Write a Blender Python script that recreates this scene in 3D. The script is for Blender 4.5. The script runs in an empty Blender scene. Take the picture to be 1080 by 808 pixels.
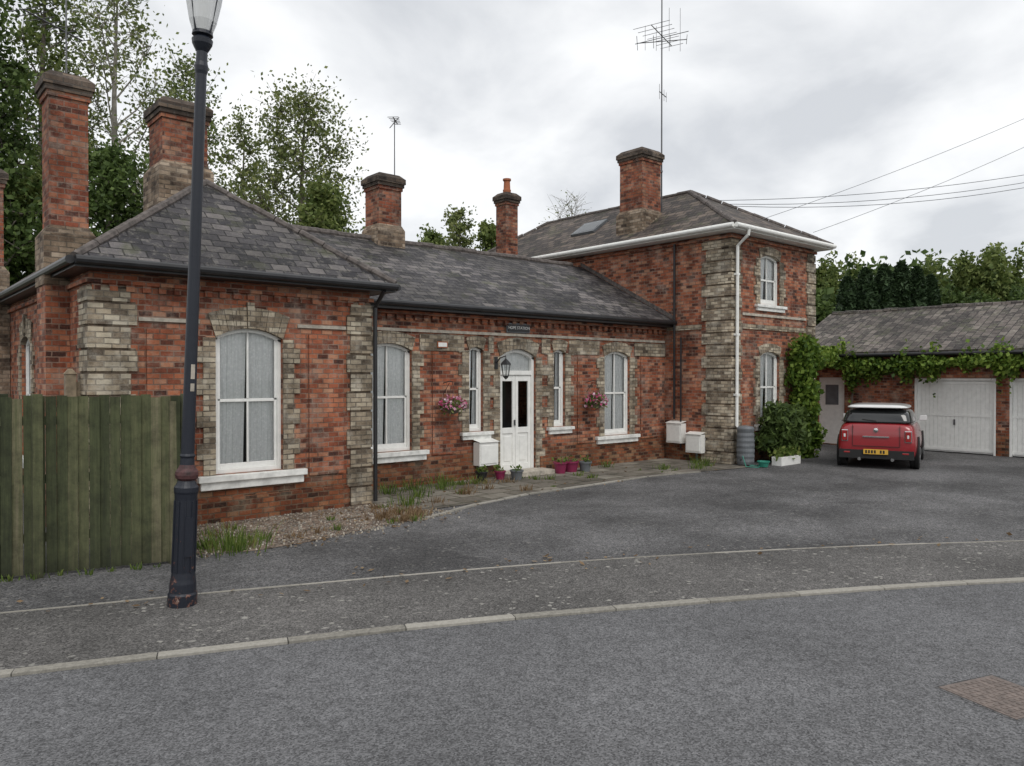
import bpy, bmesh, math, random
import numpy as np
from mathutils import Vector, Matrix, Quaternion
random.seed(7); rng=np.random.default_rng(11)
S=bpy.context.scene
H=2.05; F=811.0; HOR=397.0
FW=(0.653,0.757); RT=(0.757,-0.653)
def PX(px,Z):
    t=(px-540)/F
    return ((FW[0]+t*RT[0])*Z,(FW[1]+t*RT[1])*Z)
def HZ(py,Z): return H+(HOR-py)*Z/F
# ---------------------------------------------------------------- materials
def newmat(name):
    m=bpy.data.materials.new(name); m.use_nodes=True
    nt=m.node_tree; b=nt.nodes['Principled BSDF']
    return m,nt,b
def ramp(nt,stops,fac,interp='LINEAR'):
    r=nt.nodes.new('ShaderNodeValToRGB'); r.color_ramp.interpolation=interp
    e=r.color_ramp.elements
    while len(e)<len(stops): e.new(0.5)
    for i,(p,c) in enumerate(stops):
        e[i].position=p; e[i].color=(c[0],c[1],c[2],1)
    nt.links.new(fac,r.inputs[0]); return r
def g(v): return (v,v,v)
def mix(nt,fac,a,b,mode='MIX'):
    m=nt.nodes.new('ShaderNodeMix'); m.data_type='RGBA'; m.blend_type=mode
    for sock,v in ((m.inputs[0],fac),(m.inputs[6],a),(m.inputs[7],b)):
        if isinstance(v,(int,float)): sock.default_value=v
        elif isinstance(v,tuple): sock.default_value=(v[0],v[1],v[2],1)
        else: nt.links.new(v,sock)
    return m.outputs[2]
def noise(nt,vec,scale,detail=4,rough=.55):
    n=nt.nodes.new('ShaderNodeTexNoise'); n.inputs['Scale'].default_value=scale
    n.inputs['Detail'].default_value=detail; n.inputs['Roughness'].default_value=rough
    nt.links.new(vec,n.inputs['Vector']); return n.outputs[0]
def bump(nt,b,h,strength=.5,dist=.01):
    n=nt.nodes.new('ShaderNodeBump'); n.inputs['Strength'].default_value=strength
    n.inputs['Distance'].default_value=dist; nt.links.new(h,n.inputs['Height'])
    nt.links.new(n.outputs[0],b.inputs['Normal']); return n
def objco(nt): return nt.nodes.new('ShaderNodeTexCoord').outputs['Object']
def uvco(nt): return nt.nodes.new('ShaderNodeTexCoord').outputs['UV']
def simple(name,col,rough=.6,metal=0,var=.15,nscale=6,spec=.5,coat=0):
    m,nt,b=newmat(name); co=objco(nt)
    f=noise(nt,co,nscale,4)
    lo=tuple(c*(1-var) for c in col); hi=tuple(min(1,c*(1+var)) for c in col)
    r=ramp(nt,[(.3,lo),(.7,hi)],f)
    nt.links.new(r.outputs[0],b.inputs['Base Color'])
    b.inputs['Roughness'].default_value=rough; b.inputs['Metallic'].default_value=metal
    b.inputs['Specular IOR Level'].default_value=spec
    if coat: b.inputs['Coat Weight'].default_value=coat
    return m
def brickmat(name,stops,mortar,bw=.225,bh=.075,ms=.009,soot=.62,effl=.35,efcol=(.48,.40,.33),bst=.6,rough=.9,msm=.25,sootsc=.9,streak=True,low=False,mamt=.85):
    m,nt,b=newmat(name); uv=uvco(nt); co=objco(nt)
    wn=nt.nodes.new('ShaderNodeTexNoise'); wn.inputs['Scale'].default_value=11; nt.links.new(co,wn.inputs['Vector'])
    vm=nt.nodes.new('ShaderNodeVectorMath'); vm.operation='MULTIPLY_ADD'
    nt.links.new(wn.outputs['Color'],vm.inputs[0]); vm.inputs[1].default_value=(.016,.016,0); nt.links.new(uv,vm.inputs[2])
    br=nt.nodes.new('ShaderNodeTexBrick')
    nt.links.new(vm.outputs[0],br.inputs['Vector'])
    br.inputs['Scale'].default_value=1; br.inputs['Brick Width'].default_value=bw; br.inputs['Row Height'].default_value=bh
    br.inputs['Mortar Size'].default_value=ms; br.inputs['Mortar Smooth'].default_value=msm
    br.inputs['Color1'].default_value=(0,0,0,1); br.inputs['Color2'].default_value=(1,1,1,1); br.inputs['Mortar'].default_value=(.5,.5,.5,1)
    fine=noise(nt,co,24,4,.75)
    jit=mix(nt,.42,br.outputs['Color'],fine)
    r=ramp(nt,stops,jit)
    mf=nt.nodes.new('ShaderNodeMath'); mf.operation='MULTIPLY'; mf.inputs[1].default_value=mamt; nt.links.new(br.outputs['Fac'],mf.inputs[0])
    mc=ramp(nt,[(.35,tuple(v*.35 for v in mortar)),(.6,mortar)],noise(nt,co,3.1,4,.7))
    c=mix(nt,mf.outputs[0],r.outputs[0],mc.outputs[0])
    big=noise(nt,co,sootsc,6,.7)
    rs=ramp(nt,[(.34,g(soot)),(.60,g(1.12))],big)
    c=mix(nt,1.0,c,rs.outputs[0],'MULTIPLY')
    e=noise(nt,co,2.7,6,.75)
    re=ramp(nt,[(.50,g(0)),(.68,g(effl))],e)
    c=mix(nt,re.outputs[0],c,efcol)
    if streak:
        mp=nt.nodes.new('ShaderNodeMapping'); mp.inputs['Scale'].default_value=(5,5,.5); nt.links.new(co,mp.inputs[0])
        st=noise(nt,mp.outputs[0],1,3)
        r2=ramp(nt,[(.35,g(.76)),(.6,g(1.0))],st); c=mix(nt,1.0,c,r2.outputs[0],'MULTIPLY')
    if low:
        sz=nt.nodes.new('ShaderNodeSeparateXYZ'); nt.links.new(co,sz.inputs[0]); ad=nt.nodes.new('ShaderNodeMath'); ad.operation='MULTIPLY_ADD'; nt.links.new(big,ad.inputs[0]); ad.inputs[1].default_value=-.8; nt.links.new(sz.outputs[2],ad.inputs[2])
        rz=ramp(nt,[(.0,(.58,.6,.53)),(.25,g(1))],ad.outputs[0]); c=mix(nt,1.0,c,rz.outputs[0],'MULTIPLY')
    nt.links.new(c,b.inputs['Base Color']); b.inputs['Roughness'].default_value=rough
    b.inputs['Specular IOR Level'].default_value=.25
    inv=nt.nodes.new('ShaderNodeMath'); inv.operation='MULTIPLY_ADD'; nt.links.new(br.outputs['Fac'],inv.inputs[0]); inv.inputs[1].default_value=-1.0
    fm=nt.nodes.new('ShaderNodeMath'); fm.operation='MULTIPLY'; fm.inputs[1].default_value=.9; nt.links.new(fine,fm.inputs[0]); nt.links.new(fm.outputs[0],inv.inputs[2])
    bump(nt,b,inv.outputs[0],bst,.014)
    return m
M_BRICK=brickmat('red_brick',[(.20,(.065,.036,.030)),(.33,(.20,.065,.039)),(.5,(.355,.110,.058)),(.66,(.45,.160,.083)),(.85,(.50,.30,.195))],(.30,.24,.19),bw=.175,low=True,effl=.42,mamt=.75)
M_BRICK2=brickmat('chimney_brick',[(.20,(.06,.035,.03)),(.34,(.19,.06,.038)),(.5,(.33,.102,.055)),(.66,(.39,.145,.08)),(.85,(.37,.24,.16))],(.24,.19,.155),bw=.175,soot=.42,mamt=.75)
M_BUFF=brickmat('buff_brick',[(.20,(.125,.098,.075)),(.35,(.27,.215,.155)),(.55,(.44,.36,.26)),(.8,(.60,.53,.41))],(.27,.235,.19),bw=.19,soot=.42,effl=.5,efcol=(.58,.54,.46),sootsc=1.8)
M_BUFFD=brickmat('weathered_buff_brick',[(.20,(.07,.052,.042)),(.35,(.17,.12,.085)),(.55,(.29,.215,.15)),(.8,(.42,.34,.26))],(.22,.18,.14),bw=.19,soot=.4,effl=.5,efcol=(.40,.33,.26),sootsc=2.2)
M_SOOT=brickmat('soot_cap',[(.1,(.035,.03,.028)),(.5,(.10,.075,.06)),(.9,(.2,.15,.11))],(.1,.09,.08),soot=.5,effl=.2)
def slatemat(name,stops,lich,w=.3,h=.19,amt=.5,moss=(.07,.075,.035),mossamt=.55):
    m,nt,b=newmat(name); uv=uvco(nt); co=objco(nt)
    br=nt.nodes.new('ShaderNodeTexBrick'); nt.links.new(uv,br.inputs['Vector'])
    br.inputs['Scale'].default_value=1; br.inputs['Brick Width'].default_value=w; br.inputs['Row Height'].default_value=h
    br.inputs['Mortar Size'].default_value=.011; br.inputs['Mortar Smooth'].default_value=.4
    br.inputs['Color1'].default_value=(0,0,0,1); br.inputs['Color2'].default_value=(1,1,1,1); br.inputs['Mortar'].default_value=(.5,.5,.5,1)
    fn=noise(nt,co,16,4,.75)
    j=mix(nt,.45,br.outputs['Color'],fn)
    r=ramp(nt,stops,j)
    c=mix(nt,br.outputs['Fac'],r.outputs[0],(.012,.011,.012))
    l=noise(nt,co,9,6,.8); rl=ramp(nt,[(.52,g(0)),(.62,g(amt))],l)
    c=mix(nt,rl.outputs[0],c,lich)
    ml=noise(nt,co,1.9,6,.75); rm=ramp(nt,[(.54,g(0)),(.66,g(mossamt))],ml); c=mix(nt,rm.outputs[0],c,moss)
    bg=noise(nt,co,.7,4); rb=ramp(nt,[(.35,g(.6)),(.65,g(1.25))],bg); c=mix(nt,1.0,c,rb.outputs[0],'MULTIPLY')
    nt.links.new(c,b.inputs['Base Color']); b.inputs['Roughness'].default_value=.72; b.inputs['Specular IOR Level'].default_value=.35
    sx=nt.nodes.new('ShaderNodeSeparateXYZ'); nt.links.new(uv,sx.inputs[0])
    md=nt.nodes.new('ShaderNodeMath'); md.operation='FRACT'
    dv=nt.nodes.new('ShaderNodeMath'); dv.operation='DIVIDE'; dv.inputs[1].default_value=h; nt.links.new(sx.outputs[1],dv.inputs[0]); nt.links.new(dv.outputs[0],md.inputs[0])
    ad=nt.nodes.new('ShaderNodeMath'); ad.operation='SUBTRACT'; nt.links.new(md.outputs[0],ad.inputs[1]); nt.links.new(j,ad.inputs[0])
    a2=nt.nodes.new('ShaderNodeMath'); a2.operation='SUBTRACT'; nt.links.new(ad.outputs[0],a2.inputs[0]); nt.links.new(br.outputs['Fac'],a2.inputs[1])
    bump(nt,b,a2.outputs[0],.7,.025)
    return m
M_SLATE=slatemat('roof_slate',[(.2,(.018,.017,.020)),(.42,(.045,.042,.047)),(.6,(.085,.078,.080)),(.8,(.16,.145,.14))],(.22,.205,.18),w=.28,h=.17)
M_TILE=slatemat('roof_slate_brown',[(.2,(.025,.021,.020)),(.42,(.06,.048,.044)),(.6,(.10,.08,.07)),(.8,(.16,.125,.10))],(.19,.15,.11),w=.28,h=.17,amt=.45)
M_GTILE=slatemat('garage_tiles',[(.2,(.035,.029,.028)),(.42,(.075,.062,.056)),(.6,(.12,.10,.09)),(.8,(.19,.165,.145))],(.25,.24,.20),w=.24,h=.2,amt=.55,moss=(.10,.105,.06),mossamt=.7)
M_RIDGE=simple('ridge_tile',(.10,.085,.078),.8,var=.55,nscale=12)
M_WHITE=simple('white_paint',(.80,.80,.77),.45,var=.07,nscale=9)
M_SILL=simple('sill_paint',(.74,.74,.71),.55,var=.22,nscale=7)
M_BLACK=simple('black_paint',(.018,.018,.02),.4,var=.3)
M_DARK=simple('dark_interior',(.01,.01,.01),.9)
M_GREYPL=simple('grey_plastic',(.13,.14,.15),.5,var=.2)
M_STONE=simple('pale_stone',(.42,.38,.32),.85,var=.35,nscale=10)
M_METAL=simple('aerial_metal',(.12,.12,.125),.45,metal=.6)
M_PINK=simple('pink_plastic',(.22,.02,.07),.45)
M_TERRA=simple('terracotta',(.33,.11,.05),.8,var=.2)
M_TEAL=simple('green_plastic',(.03,.22,.16),.45)
M_WOOD=simple('bare_timber',(.24,.19,.13),.85,var=.3,nscale=14)
# lace curtain: woven floral blotches in the cloth itself
M_CURT,nt,b=newmat('net_curtain'); co=objco(nt)
vo=nt.nodes.new('ShaderNodeTexVoronoi'); vo.inputs['Scale'].default_value=24; nt.links.new(co,vo.inputs['Vector'])
r=ramp(nt,[(.15,(.95,.95,.93)),(.45,(.74,.75,.74))],vo.outputs['Distance']); c=mix(nt,.5,r.outputs[0],ramp(nt,[(.3,(.72,.73,.72)),(.6,(.95,.95,.94))],noise(nt,co,16,4,.7)).outputs[0])
nt.links.new(c,b.inputs['Base Color']); b.inputs['Roughness'].default_value=.9
def glassmat():
    m,nt,b=newmat('window_glass'); nt.nodes.remove(b)
    o=nt.nodes['Material Output']; fr=nt.nodes.new('ShaderNodeFresnel'); fr.inputs[0].default_value=1.45
    t=nt.nodes.new('ShaderNodeBsdfTransparent'); t.inputs[0].default_value=(.98,.99,.99,1)
    gl=nt.nodes.new('ShaderNodeBsdfGlossy'); gl.inputs['Roughness'].default_value=.02
    mx=nt.nodes.new('ShaderNodeMixShader'); nt.links.new(fr.outputs[0],mx.inputs[0]); nt.links.new(t.outputs[0],mx.inputs[1]); nt.links.new(gl.outputs[0],mx.inputs[2])
    nt.links.new(mx.outputs[0],o.inputs[0]); return m
M_GLASS=glassmat()
def leafmat(name,stops,trans=.35):
    m,nt,b=newmat(name); geo=nt.nodes.new('ShaderNodeNewGeometry'); co=objco(nt)
    cl=noise(nt,co,.6,2)
    j=mix(nt,.5,geo.outputs['Random Per Island'],cl)
    r=ramp(nt,stops,j)
    nt.links.new(r.outputs[0],b.inputs['Base Color']); b.inputs['Roughness'].default_value=.6; b.inputs['Specular IOR Level'].default_value=.25
    tr=nt.nodes.new('ShaderNodeBsdfTranslucent'); nt.links.new(r.outputs[0],tr.inputs[0])
    mx=nt.nodes.new('ShaderNodeMixShader'); mx.inputs[0].default_value=trans
    nt.links.new(b.outputs[0],mx.inputs[1]); nt.links.new(tr.outputs[0],mx.inputs[2]); nt.links.new(mx.outputs[0],nt.nodes['Material Output'].inputs[0])
    return m
M_LEAFD=leafmat('leaf_dark',[(.25,(.040,.068,.020)),(.5,(.082,.128,.034)),(.75,(.14,.20,.058))])
M_LEAFM=leafmat('leaf_mid',[(.25,(.065,.10,.028)),(.5,(.14,.185,.050)),(.75,(.235,.275,.09))])
M_LEAFL=leafmat('leaf_light',[(.25,(.09,.12,.040)),(.5,(.18,.22,.075)),(.75,(.28,.30,.12))])
M_VINE=leafmat('vine_leaf',[(.25,(.045,.09,.015)),(.5,(.12,.20,.03)),(.75,(.24,.33,.06))])
M_CONI=leafmat('conifer_leaf',[(.25,(.014,.028,.013)),(.5,(.030,.055,.022)),(.75,(.05,.085,.035))],.1)
M_WEED=leafmat('weed_leaf',[(.25,(.06,.10,.02)),(.5,(.12,.19,.04)),(.75,(.22,.26,.07))])
M_DRY=leafmat('dry_weed',[(.25,(.14,.09,.05)),(.5,(.24,.16,.09)),(.75,(.34,.25,.15))])
M_FLW=leafmat('flowers',[(.3,(.6,.07,.20)),(.5,(.7,.25,.42)),(.7,(.8,.65,.70))])
M_BARK=simple('bark',(.14,.12,.10),.9,var=.45,nscale=4)
M_BARKL=simple('pale_bark',(.26,.24,.21),.9,var=.4,nscale=4)
# ---------------------------------------------------------------- mesh builder
def empty(name,loc=(0,0,0)):
    e=bpy.data.objects.new(name,None); S.collection.objects.link(e); e.location=loc; e.empty_display_size=.3; return e
class MB:
    def __init__(s): s.v=[]; s.f=[]; s.m=[]; s.mats=[]
    def mi(s,mat):
        if mat not in s.mats: s.mats.append(mat)
        return s.mats.index(mat)
    def poly(s,pts,mat):
        b=len(s.v); s.v+= [tuple(p) for p in pts]; s.f.append(tuple(range(b,b+len(pts)))); s.m.append(s.mi(mat))
    def prism(s,A,B,mat):
        n=len(A); b=len(s.v); s.v+=[tuple(p) for p in A]+[tuple(p) for p in B]; k=s.mi(mat)
        s.f.append(tuple(range(b+n-1,b-1,-1))); s.m.append(k); s.f.append(tuple(range(b+n,b+2*n))); s.m.append(k)
        for i in range(n):
            j=(i+1)%n; s.f.append((b+i,b+j,b+n+j,b+n+i)); s.m.append(k)
    def box(s,x0,x1,y0,y1,z0,z1,mat,P=None):
        A=[(x0,y0,z0),(x1,y0,z0),(x1,y1,z0),(x0,y1,z0)]; B=[(x,y,z1) for x,y,_ in A]
        if P: A=[P(*p) for p in A]; B=[P(*p) for p in B]
        s.prism(A,B,mat)
    def tube(s,pts,rad,mat,n=6):
        pts=[Vector(p) for p in pts]; k=s.mi(mat)
        if isinstance(rad,(int,float)): rad=[rad]*len(pts)
        b=len(s.v)
        for i,p in enumerate(pts):
            d=(pts[min(i+1,len(pts)-1)]-pts[max(i-1,0)]).normalized()
            a=Vector((1,0,0))
            if abs(d.z)<.99: a=d.cross(Vector((0,0,1))).normalized()
            c=d.cross(a)
            for q in range(n):
                an=2*math.pi*q/n; s.v.append(tuple(p+(a*math.cos(an)+c*math.sin(an))*rad[i]))
        for i in range(len(pts)-1):
            for q in range(n):
                r=(q+1)%n; s.f.append((b+i*n+q,b+i*n+r,b+(i+1)*n+r,b+(i+1)*n+q)); s.m.append(k)
        s.f.append(tuple(range(b,b+n))); s.m.append(k); e=b+(len(pts)-1)*n; s.f.append(tuple(range(e+n-1,e-1,-1))); s.m.append(k)
    def lathe(s,prof,mat,c=(0,0),n=20,T=None):
        k=s.mi(mat) if not isinstance(mat,list) else None; b=len(s.v)
        for r,z in prof:
            for q in range(n):
                a=2*math.pi*q/n; p=Vector((c[0]+r*math.cos(a),c[1]+r*math.sin(a),z))
                if T: p=T@p
                s.v.append(tuple(p))
        for i in range(len(prof)-1):
            kk=k if k is not None else s.mi(mat[i])
            for q in range(n):
                r=(q+1)%n; s.f.append((b+i*n+q,b+i*n+r,b+(i+1)*n+r,b+(i+1)*n+q)); s.m.append(kk)
    def finish(s,name,parent=None,smooth=False):
        me=bpy.data.meshes.new(name); me.from_pydata(s.v,[],s.f)
        for m in s.mats: me.materials.append(m)
        me.polygons.foreach_set('material_index',s.m)
        uv=me.uv_layers.new(name='UVMap')
        for p in me.polygons:
            n=p.normal
            if abs(n.z)>.9 or n.length<.5:
                for li in p.loop_indices:
                    c=me.vertices[me.loops[li].vertex_index].co; uv.data[li].uv=(c.x,c.y)
            else:
                t=Vector((0,0,1)).cross(n).normalized(); bb=n.cross(t)
                if bb.z<0: bb=-bb
                if abs(t.x)>abs(t.y): t=t if t.x>0 else -t
                else: t=t if t.y>0 else -t
                for li in p.loop_indices:
                    c=me.vertices[me.loops[li].vertex_index].co; uv.data[li].uv=(c.dot(t),c.dot(bb))
        if smooth: me.polygons.foreach_set('use_smooth',[True]*len(me.polygons))
        me.update(); o=bpy.data.objects.new(name,me); S.collection.objects.link(o)
        if parent: o.parent=parent
        return o
def bevel(o,w=.01,seg=2):
    m=o.modifiers.new('bv','BEVEL'); m.width=w; m.segments=seg; m.limit_method='ANGLE'; return o
# ---------------------------------------------------------------- walls / windows
def PF(Y): return lambda a,d,z:(a,Y+d,z)
def PL(X): return lambda a,d,z:(X+d,a,z)
def PR(X): return lambda a,d,z:(X-d,a,z)
def PB(Y): return lambda a,d,z:(a,Y-d,z)
def wall(mb,P,a0,a1,z0,z1,ops,mat,rev=.16):
    A=sorted({a0,a1}|{o[0] for o in ops}|{o[1] for o in ops}); Z=sorted({z0,z1}|{o[2] for o in ops}|{o[3] for o in ops})
    for i in range(len(A)-1):
        for j in range(len(Z)-1):
            ca=(A[i]+A[i+1])/2; cz=(Z[j]+Z[j+1])/2
            if any(o[0]<ca<o[1] and o[2]<cz<o[3] for o in ops): continue
            mb.poly([P(A[i],0,Z[j]),P(A[i+1],0,Z[j]),P(A[i+1],0,Z[j+1]),P(A[i],0,Z[j+1])],mat)
    for o in ops:
        b0,b1,c0,c1=o
        for q in ([(b0,0,c0),(b0,rev,c0),(b0,rev,c1),(b0,0,c1)],[(b1,0,c0),(b1,rev,c0),(b1,rev,c1),(b1,0,c1)],
                  [(b0,0,c1),(b1,0,c1),(b1,rev,c1),(b0,rev,c1)],[(b0,0,c0),(b1,0,c0),(b1,rev,c0),(b0,rev,c0)]):
            mb.poly([P(*p) for p in q],mat)
def arch_z(a,a0,a1,z1,rise):
    c=(a0+a1)/2; hw=(a1-a0)/2; return z1-rise*((a-c)/hw)**2
def surround(mb,P,a0,a1,z0,z1,rise,mat,th=.24,pr=.025,key=False):
    n=11 if a1-a0>.6 else 7
    c=(a0+a1)/2; hw=(a1-a0)/2
    for i in range(n):
        f0=-1+2*i/n; f1=-1+2*(i+1)/n; gp=.006
        p0=c+f0*hw+gp*.5; p1=c+f1*hw-gp*.5
        zi0=arch_z(p0,a0,a1,z1,rise); zi1=arch_z(p1,a0,a1,z1,rise)
        q0=p0+f0*th*.35; q1=p1+f1*th*.35
        t=th+(.07 if key and i==n//2 else 0); pp=pr+(.03 if key and i==n//2 else random.uniform(0,.006))
        zo0=z1-rise*f0*f0*.8+t; zo1=z1-rise*f1*f1*.8+t
        mb.prism([P(p0,-pp,zi0),P(p1,-pp,zi1),P(q1,-pp,zo1),P(q0,-pp,zo0)],[P(p0,.12,zi0),P(p1,.12,zi1),P(q1,.12,zo1),P(q0,.12,zo0)],mat)
    z=z0; k=0; ztop=z1-rise
    while z<ztop-.02:
        zz=min(z+.225,ztop); w=.26 if k%2 else .17
        pp=pr+random.uniform(0,.005)
        mb.box(a0-w,a0-.002,-pp,.002,z,zz-.006,mat,P); mb.box(a1+.002,a1+w,-pp,.002,z,zz-.006,mat,P)
        z=zz; k+=1
def curtain(cm,P,c0,c1,c0t,c1t,z0,z1,d0=.15):
    nx=30; nz=8
    for i in range(nx):
        for j in range(nz):
            q=[]
            for (ii,jj) in ((i,j),(i+1,j),(i+1,j+1),(i,j+1)):
                fz=jj/nz; fx=ii/nx
                a=(c0+(c1-c0)*fx)*(1-fz)+(c0t+(c1t-c0t)*fx)*fz
                q.append(P(a,d0+.009*math.sin(fx*36+math.sin(fz*3+c0)*1.2)+.003*math.sin(fx*91),z0+(z1-z0)*fz))
            cm.poly(q,M_CURT)
def window(bm_,cm,P,a0,a1,z0,z1,rise,bars=True,cur='full'):
    n=10; W=M_WHITE
    def arc(a,off=0): return arch_z(a,a0,a1,z1,rise)-off
    fr=.055
    bm_.box(a0,a0+fr,.06,.13,z0,z1-rise,W,P); bm_.box(a1-fr,a1,.06,.13,z0,z1-rise,W,P); bm_.box(a0+fr,a1-fr,.06,.13,z0,z0+fr+.01,W,P)
    for i in range(n):
        p0=a0+(a1-a0)*i/n; p1=a0+(a1-a0)*(i+1)/n
        bm_.prism([P(p0,.06,arc(p0)),P(p1,.06,arc(p1)),P(p1,.06,arc(p1,fr)),P(p0,.06,arc(p0,fr))],[P(p0,.13,arc(p0)),P(p1,.13,arc(p1)),P(p1,.13,arc(p1,fr)),P(p0,.13,arc(p0,fr))],W)
    zm=z0+(z1-z0)*.5; s=.04; b0=a0+fr; b1=a1-fr
    bm_.box(b0,b0+s,.09,.125,z0+fr+.01,zm,W,P); bm_.box(b1-s,b1,.09,.125,z0+fr+.01,zm,W,P)
    bm_.box(b0+s,b1-s,.09,.125,z0+fr+.01,z0+fr+.085,W,P); bm_.box(b0+s,b1-s,.085,.128,zm-.02,zm+.025,W,P)
    zt=z1-rise-.02
    bm_.box(b0,b0+s,.075,.10,zm+.026,zt,W,P); bm_.box(b1-s,b1,.075,.10,zm+.026,zt,W,P)
    if bars and a1-a0>.6:
        c=(a0+a1)/2; bm_.box(c-.013,c+.013,.08,.115,z0+fr+.086,zm-.021,W,P); bm_.box(c-.013,c+.013,.075,.11,zm+.026,z1-fr,W,P)
    bm_.poly([P(b0,.104,z0+fr),P(b1,.104,z0+fr)]+[P(b1-(b1-b0)*i/n,.104,arc(b1-(b1-b0)*i/n,.03)) for i in range(n+1)],M_GLASS)
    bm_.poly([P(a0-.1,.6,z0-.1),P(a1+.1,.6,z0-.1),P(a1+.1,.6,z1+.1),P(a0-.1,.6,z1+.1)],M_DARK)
    c=(a0+a1)/2
    if cur=='full': curtain(cm,P,a0+.001,c-.05,a0+.001,c-.0,z0,z1); curtain(cm,P,c+.0,a1-.001,c+.04,a1-.001,z0,z1,.153)
    elif cur=='side': curtain(cm,P,a0+.001,c-.08,a0+.001,c-.0,z0,z1); curtain(cm,P,c+.1,a1-.001,c+.02,a1-.001,z0,z1)
def quoins(mb,corner,sx,sy,wx,wy,z0,z1,mat,h=.30):
    z=z0;k=0
    def L(p,ax,ay,e):
        X,Y=corner
        return [(X-sx*p,Y-sy*p),(X+sx*ax,Y-sy*p),(X+sx*ax,Y+sy*e),(X+sx*e,Y+sy*e),(X+sx*e,Y+sy*ay),(X-sx*p,Y+sy*ay)]
    while z<z1-.03:
        zz=min(z+h,z1); ax=wx if k%2 else wx*.85; ay=wy*.85 if k%2 else wy
        A=L(.035+random.uniform(-.006,.006),ax,ay,.03)
        mb.prism([(a,b,z+.018) for a,b in A],[(a,b,zz-.018) for a,b in A],mat)
        A=L(.012,ax*.98,ay*.98,.02)
        mb.prism([(a,b,zz-.0181) for a,b in A],[(a,b,zz+.0179) for a,b in A],M_BUFFD)
        z=zz;k+=1
# ---------------------------------------------------------------- house
house=empty('brick_house')
XW0,XW1,YW=2.31,6.34,10.85
YM=12.1; XT0,XT1,YT=15.5,19.34,10.2
YBK=20.5
wb=MB(); tr=MB(); fr=MB(); cu=MB()
w1=(3.88,4.87,.67,2.74)
wall(wb,PF(YW),XW0,XW1,0,3.4,[w1],M_BRICK)
wl=(14.9,15.9,.67,2.74)
wall(wb,PL(XW0),YW,YBK,0,3.4,[wl],M_BRICK)
wall(wb,PR(XW1),YW,YM,0,3.4,[],M_BRICK)
wall(wb,PR(XW1),17.9,YBK,0,3.4,[],M_BRICK); wall(wb,PB(YBK),XW0,XW1,0,3.4,[],M_BRICK)
mw=[(6.98,7.96,.67,2.66,.13),(9.30,9.66,.95,2.64,.07),(11.62,11.98,.95,2.64,.07),(13.25,14.15,.67,2.64,.13)]
dr=(10.1,11.1,.05,2.62,.16)
wall(wb,PF(YM),XW1,XT0,0,3.32,[w[:4] for w in mw]+[dr[:4]],M_BRICK,rev=.18)
wall(wb,PB(17.9),XW1,XT0,0,3.32,[],M_BRICK)
tu=(16.72,17.62,3.80,5.02,.11); tl=(16.72,17.62,.9,2.66,.12)
wall(wb,PF(YT),XT0,XT1,0,5.42,[tu[:4],tl[:4]],M_BRICK)
wall(wb,PL(XT0),YT,YBK,0,5.42,[],M_BRICK); wall(wb,PR(XT1),YT,YBK,0,5.42,[],M_BRICK); wall(wb,PB(YBK),XT0,XT1,0,5.42,[],M_BRICK)
wb.box(2.02,2.308,12.0,12.62,0,3.3,M_BRICK)
for a0,a1 in ((2.98,3.52),(5.28,5.86)): wb.box(a0,a1,YW-.035,YW-.001,.55,2.68,M_BRICK)
for a0,a1 in ((8.42,8.98),(12.36,12.92),(14.55,15.2)): wb.box(a0,a1,YM-.03,YM-.001,.55,2.52,M_BRICK)
wb.box(XW0-.03,XW0-.001,13.1,14.4,.55,2.68,M_BRICK)
wb.box(2.9,5.93,YW-.05,YW-.002,0,.34,M_BRICK); wb.box(6.36,10.0,YM-.05,YM-.002,0,.34,M_BRICK); wb.box(11.2,15.42,YM-.05,YM-.002,0,.34,M_BRICK)
wb.finish('walls',house)
surround(tr,PF(YW),*w1,.14,M_BUFF,th=.30,key=True); surround(tr,PL(XW0),*wl,.14,M_BUFF,th=.3,key=True)
for w in mw: surround(tr,PF(YM),*w,M_BUFF,th=.22)
surround(tr,PF(YM),*dr,M_BUFF,th=.24)
surround(tr,PF(YT),*tu,M_BUFF,th=.2); surround(tr,PF(YT),*tl,M_BUFF,th=.2)
quoins(tr,(XW0,YW),1,1,.55,.5,0,3.2,M_BUFF); quoins(tr,(XW1,YW),-1,1,.42,.4,0,3.2,M_BUFF)
quoins(tr,(XT0,YT),1,1,.42,.78,0,5.25,M_BUFF,h=.28); quoins(tr,(XT1,YT),-1,1,.42,.4,0,5.25,M_BUFF,h=.28)
segs=[(6.38,6.80),(8.14,9.18),(9.80,9.93),(11.27,11.52),(12.10,13.08),(14.32,15.49)]
for a0,a1 in segs: tr.box(a0,a1,YM-.02,YM-.002,2.54,2.86,M_BUFF)
tr.box(6.36,15.47,YM-.032,YM-.002,2.885,2.94,M_STONE)
tr.box(2.88,3.66,YW-.03,YW-.002,2.78,2.83,M_STONE); tr.box(5.1,5.9,YW-.03,YW-.002,2.78,2.83,M_STONE)
tr.box(XW0-.05,XW1+.05,YW-.05,YW-.001,3.24,3.30,M_BRICK); tr.box(XW0-.05,XW0-.001,YW+.001,11.98,3.24,3.30,M_BRICK); tr.box(XW0-.05,XW0-.001,12.64,YBK,3.24,3.30,M_BRICK)
tr.box(XT0+.45,XT1-.45,YT-.03,YT-.002,3.18,3.30,M_BUFF); tr.box(XT0-.03,XT0-.002,YT+.8,YM-.001,3.18,3.30,M_BUFF)
tr.box(XT0-.06,XT1+.06,YT-.06,YT-.001,5.27,5.34,M_BRICK); tr.box(XT0-.06,XT0-.001,YT+.001,YBK,5.27,5.34,M_BRICK)
tr.box(XT0+.45,XT1-.45,YT-.035,YT-.002,3.50,3.56,M_STONE)
x=6.4
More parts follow.
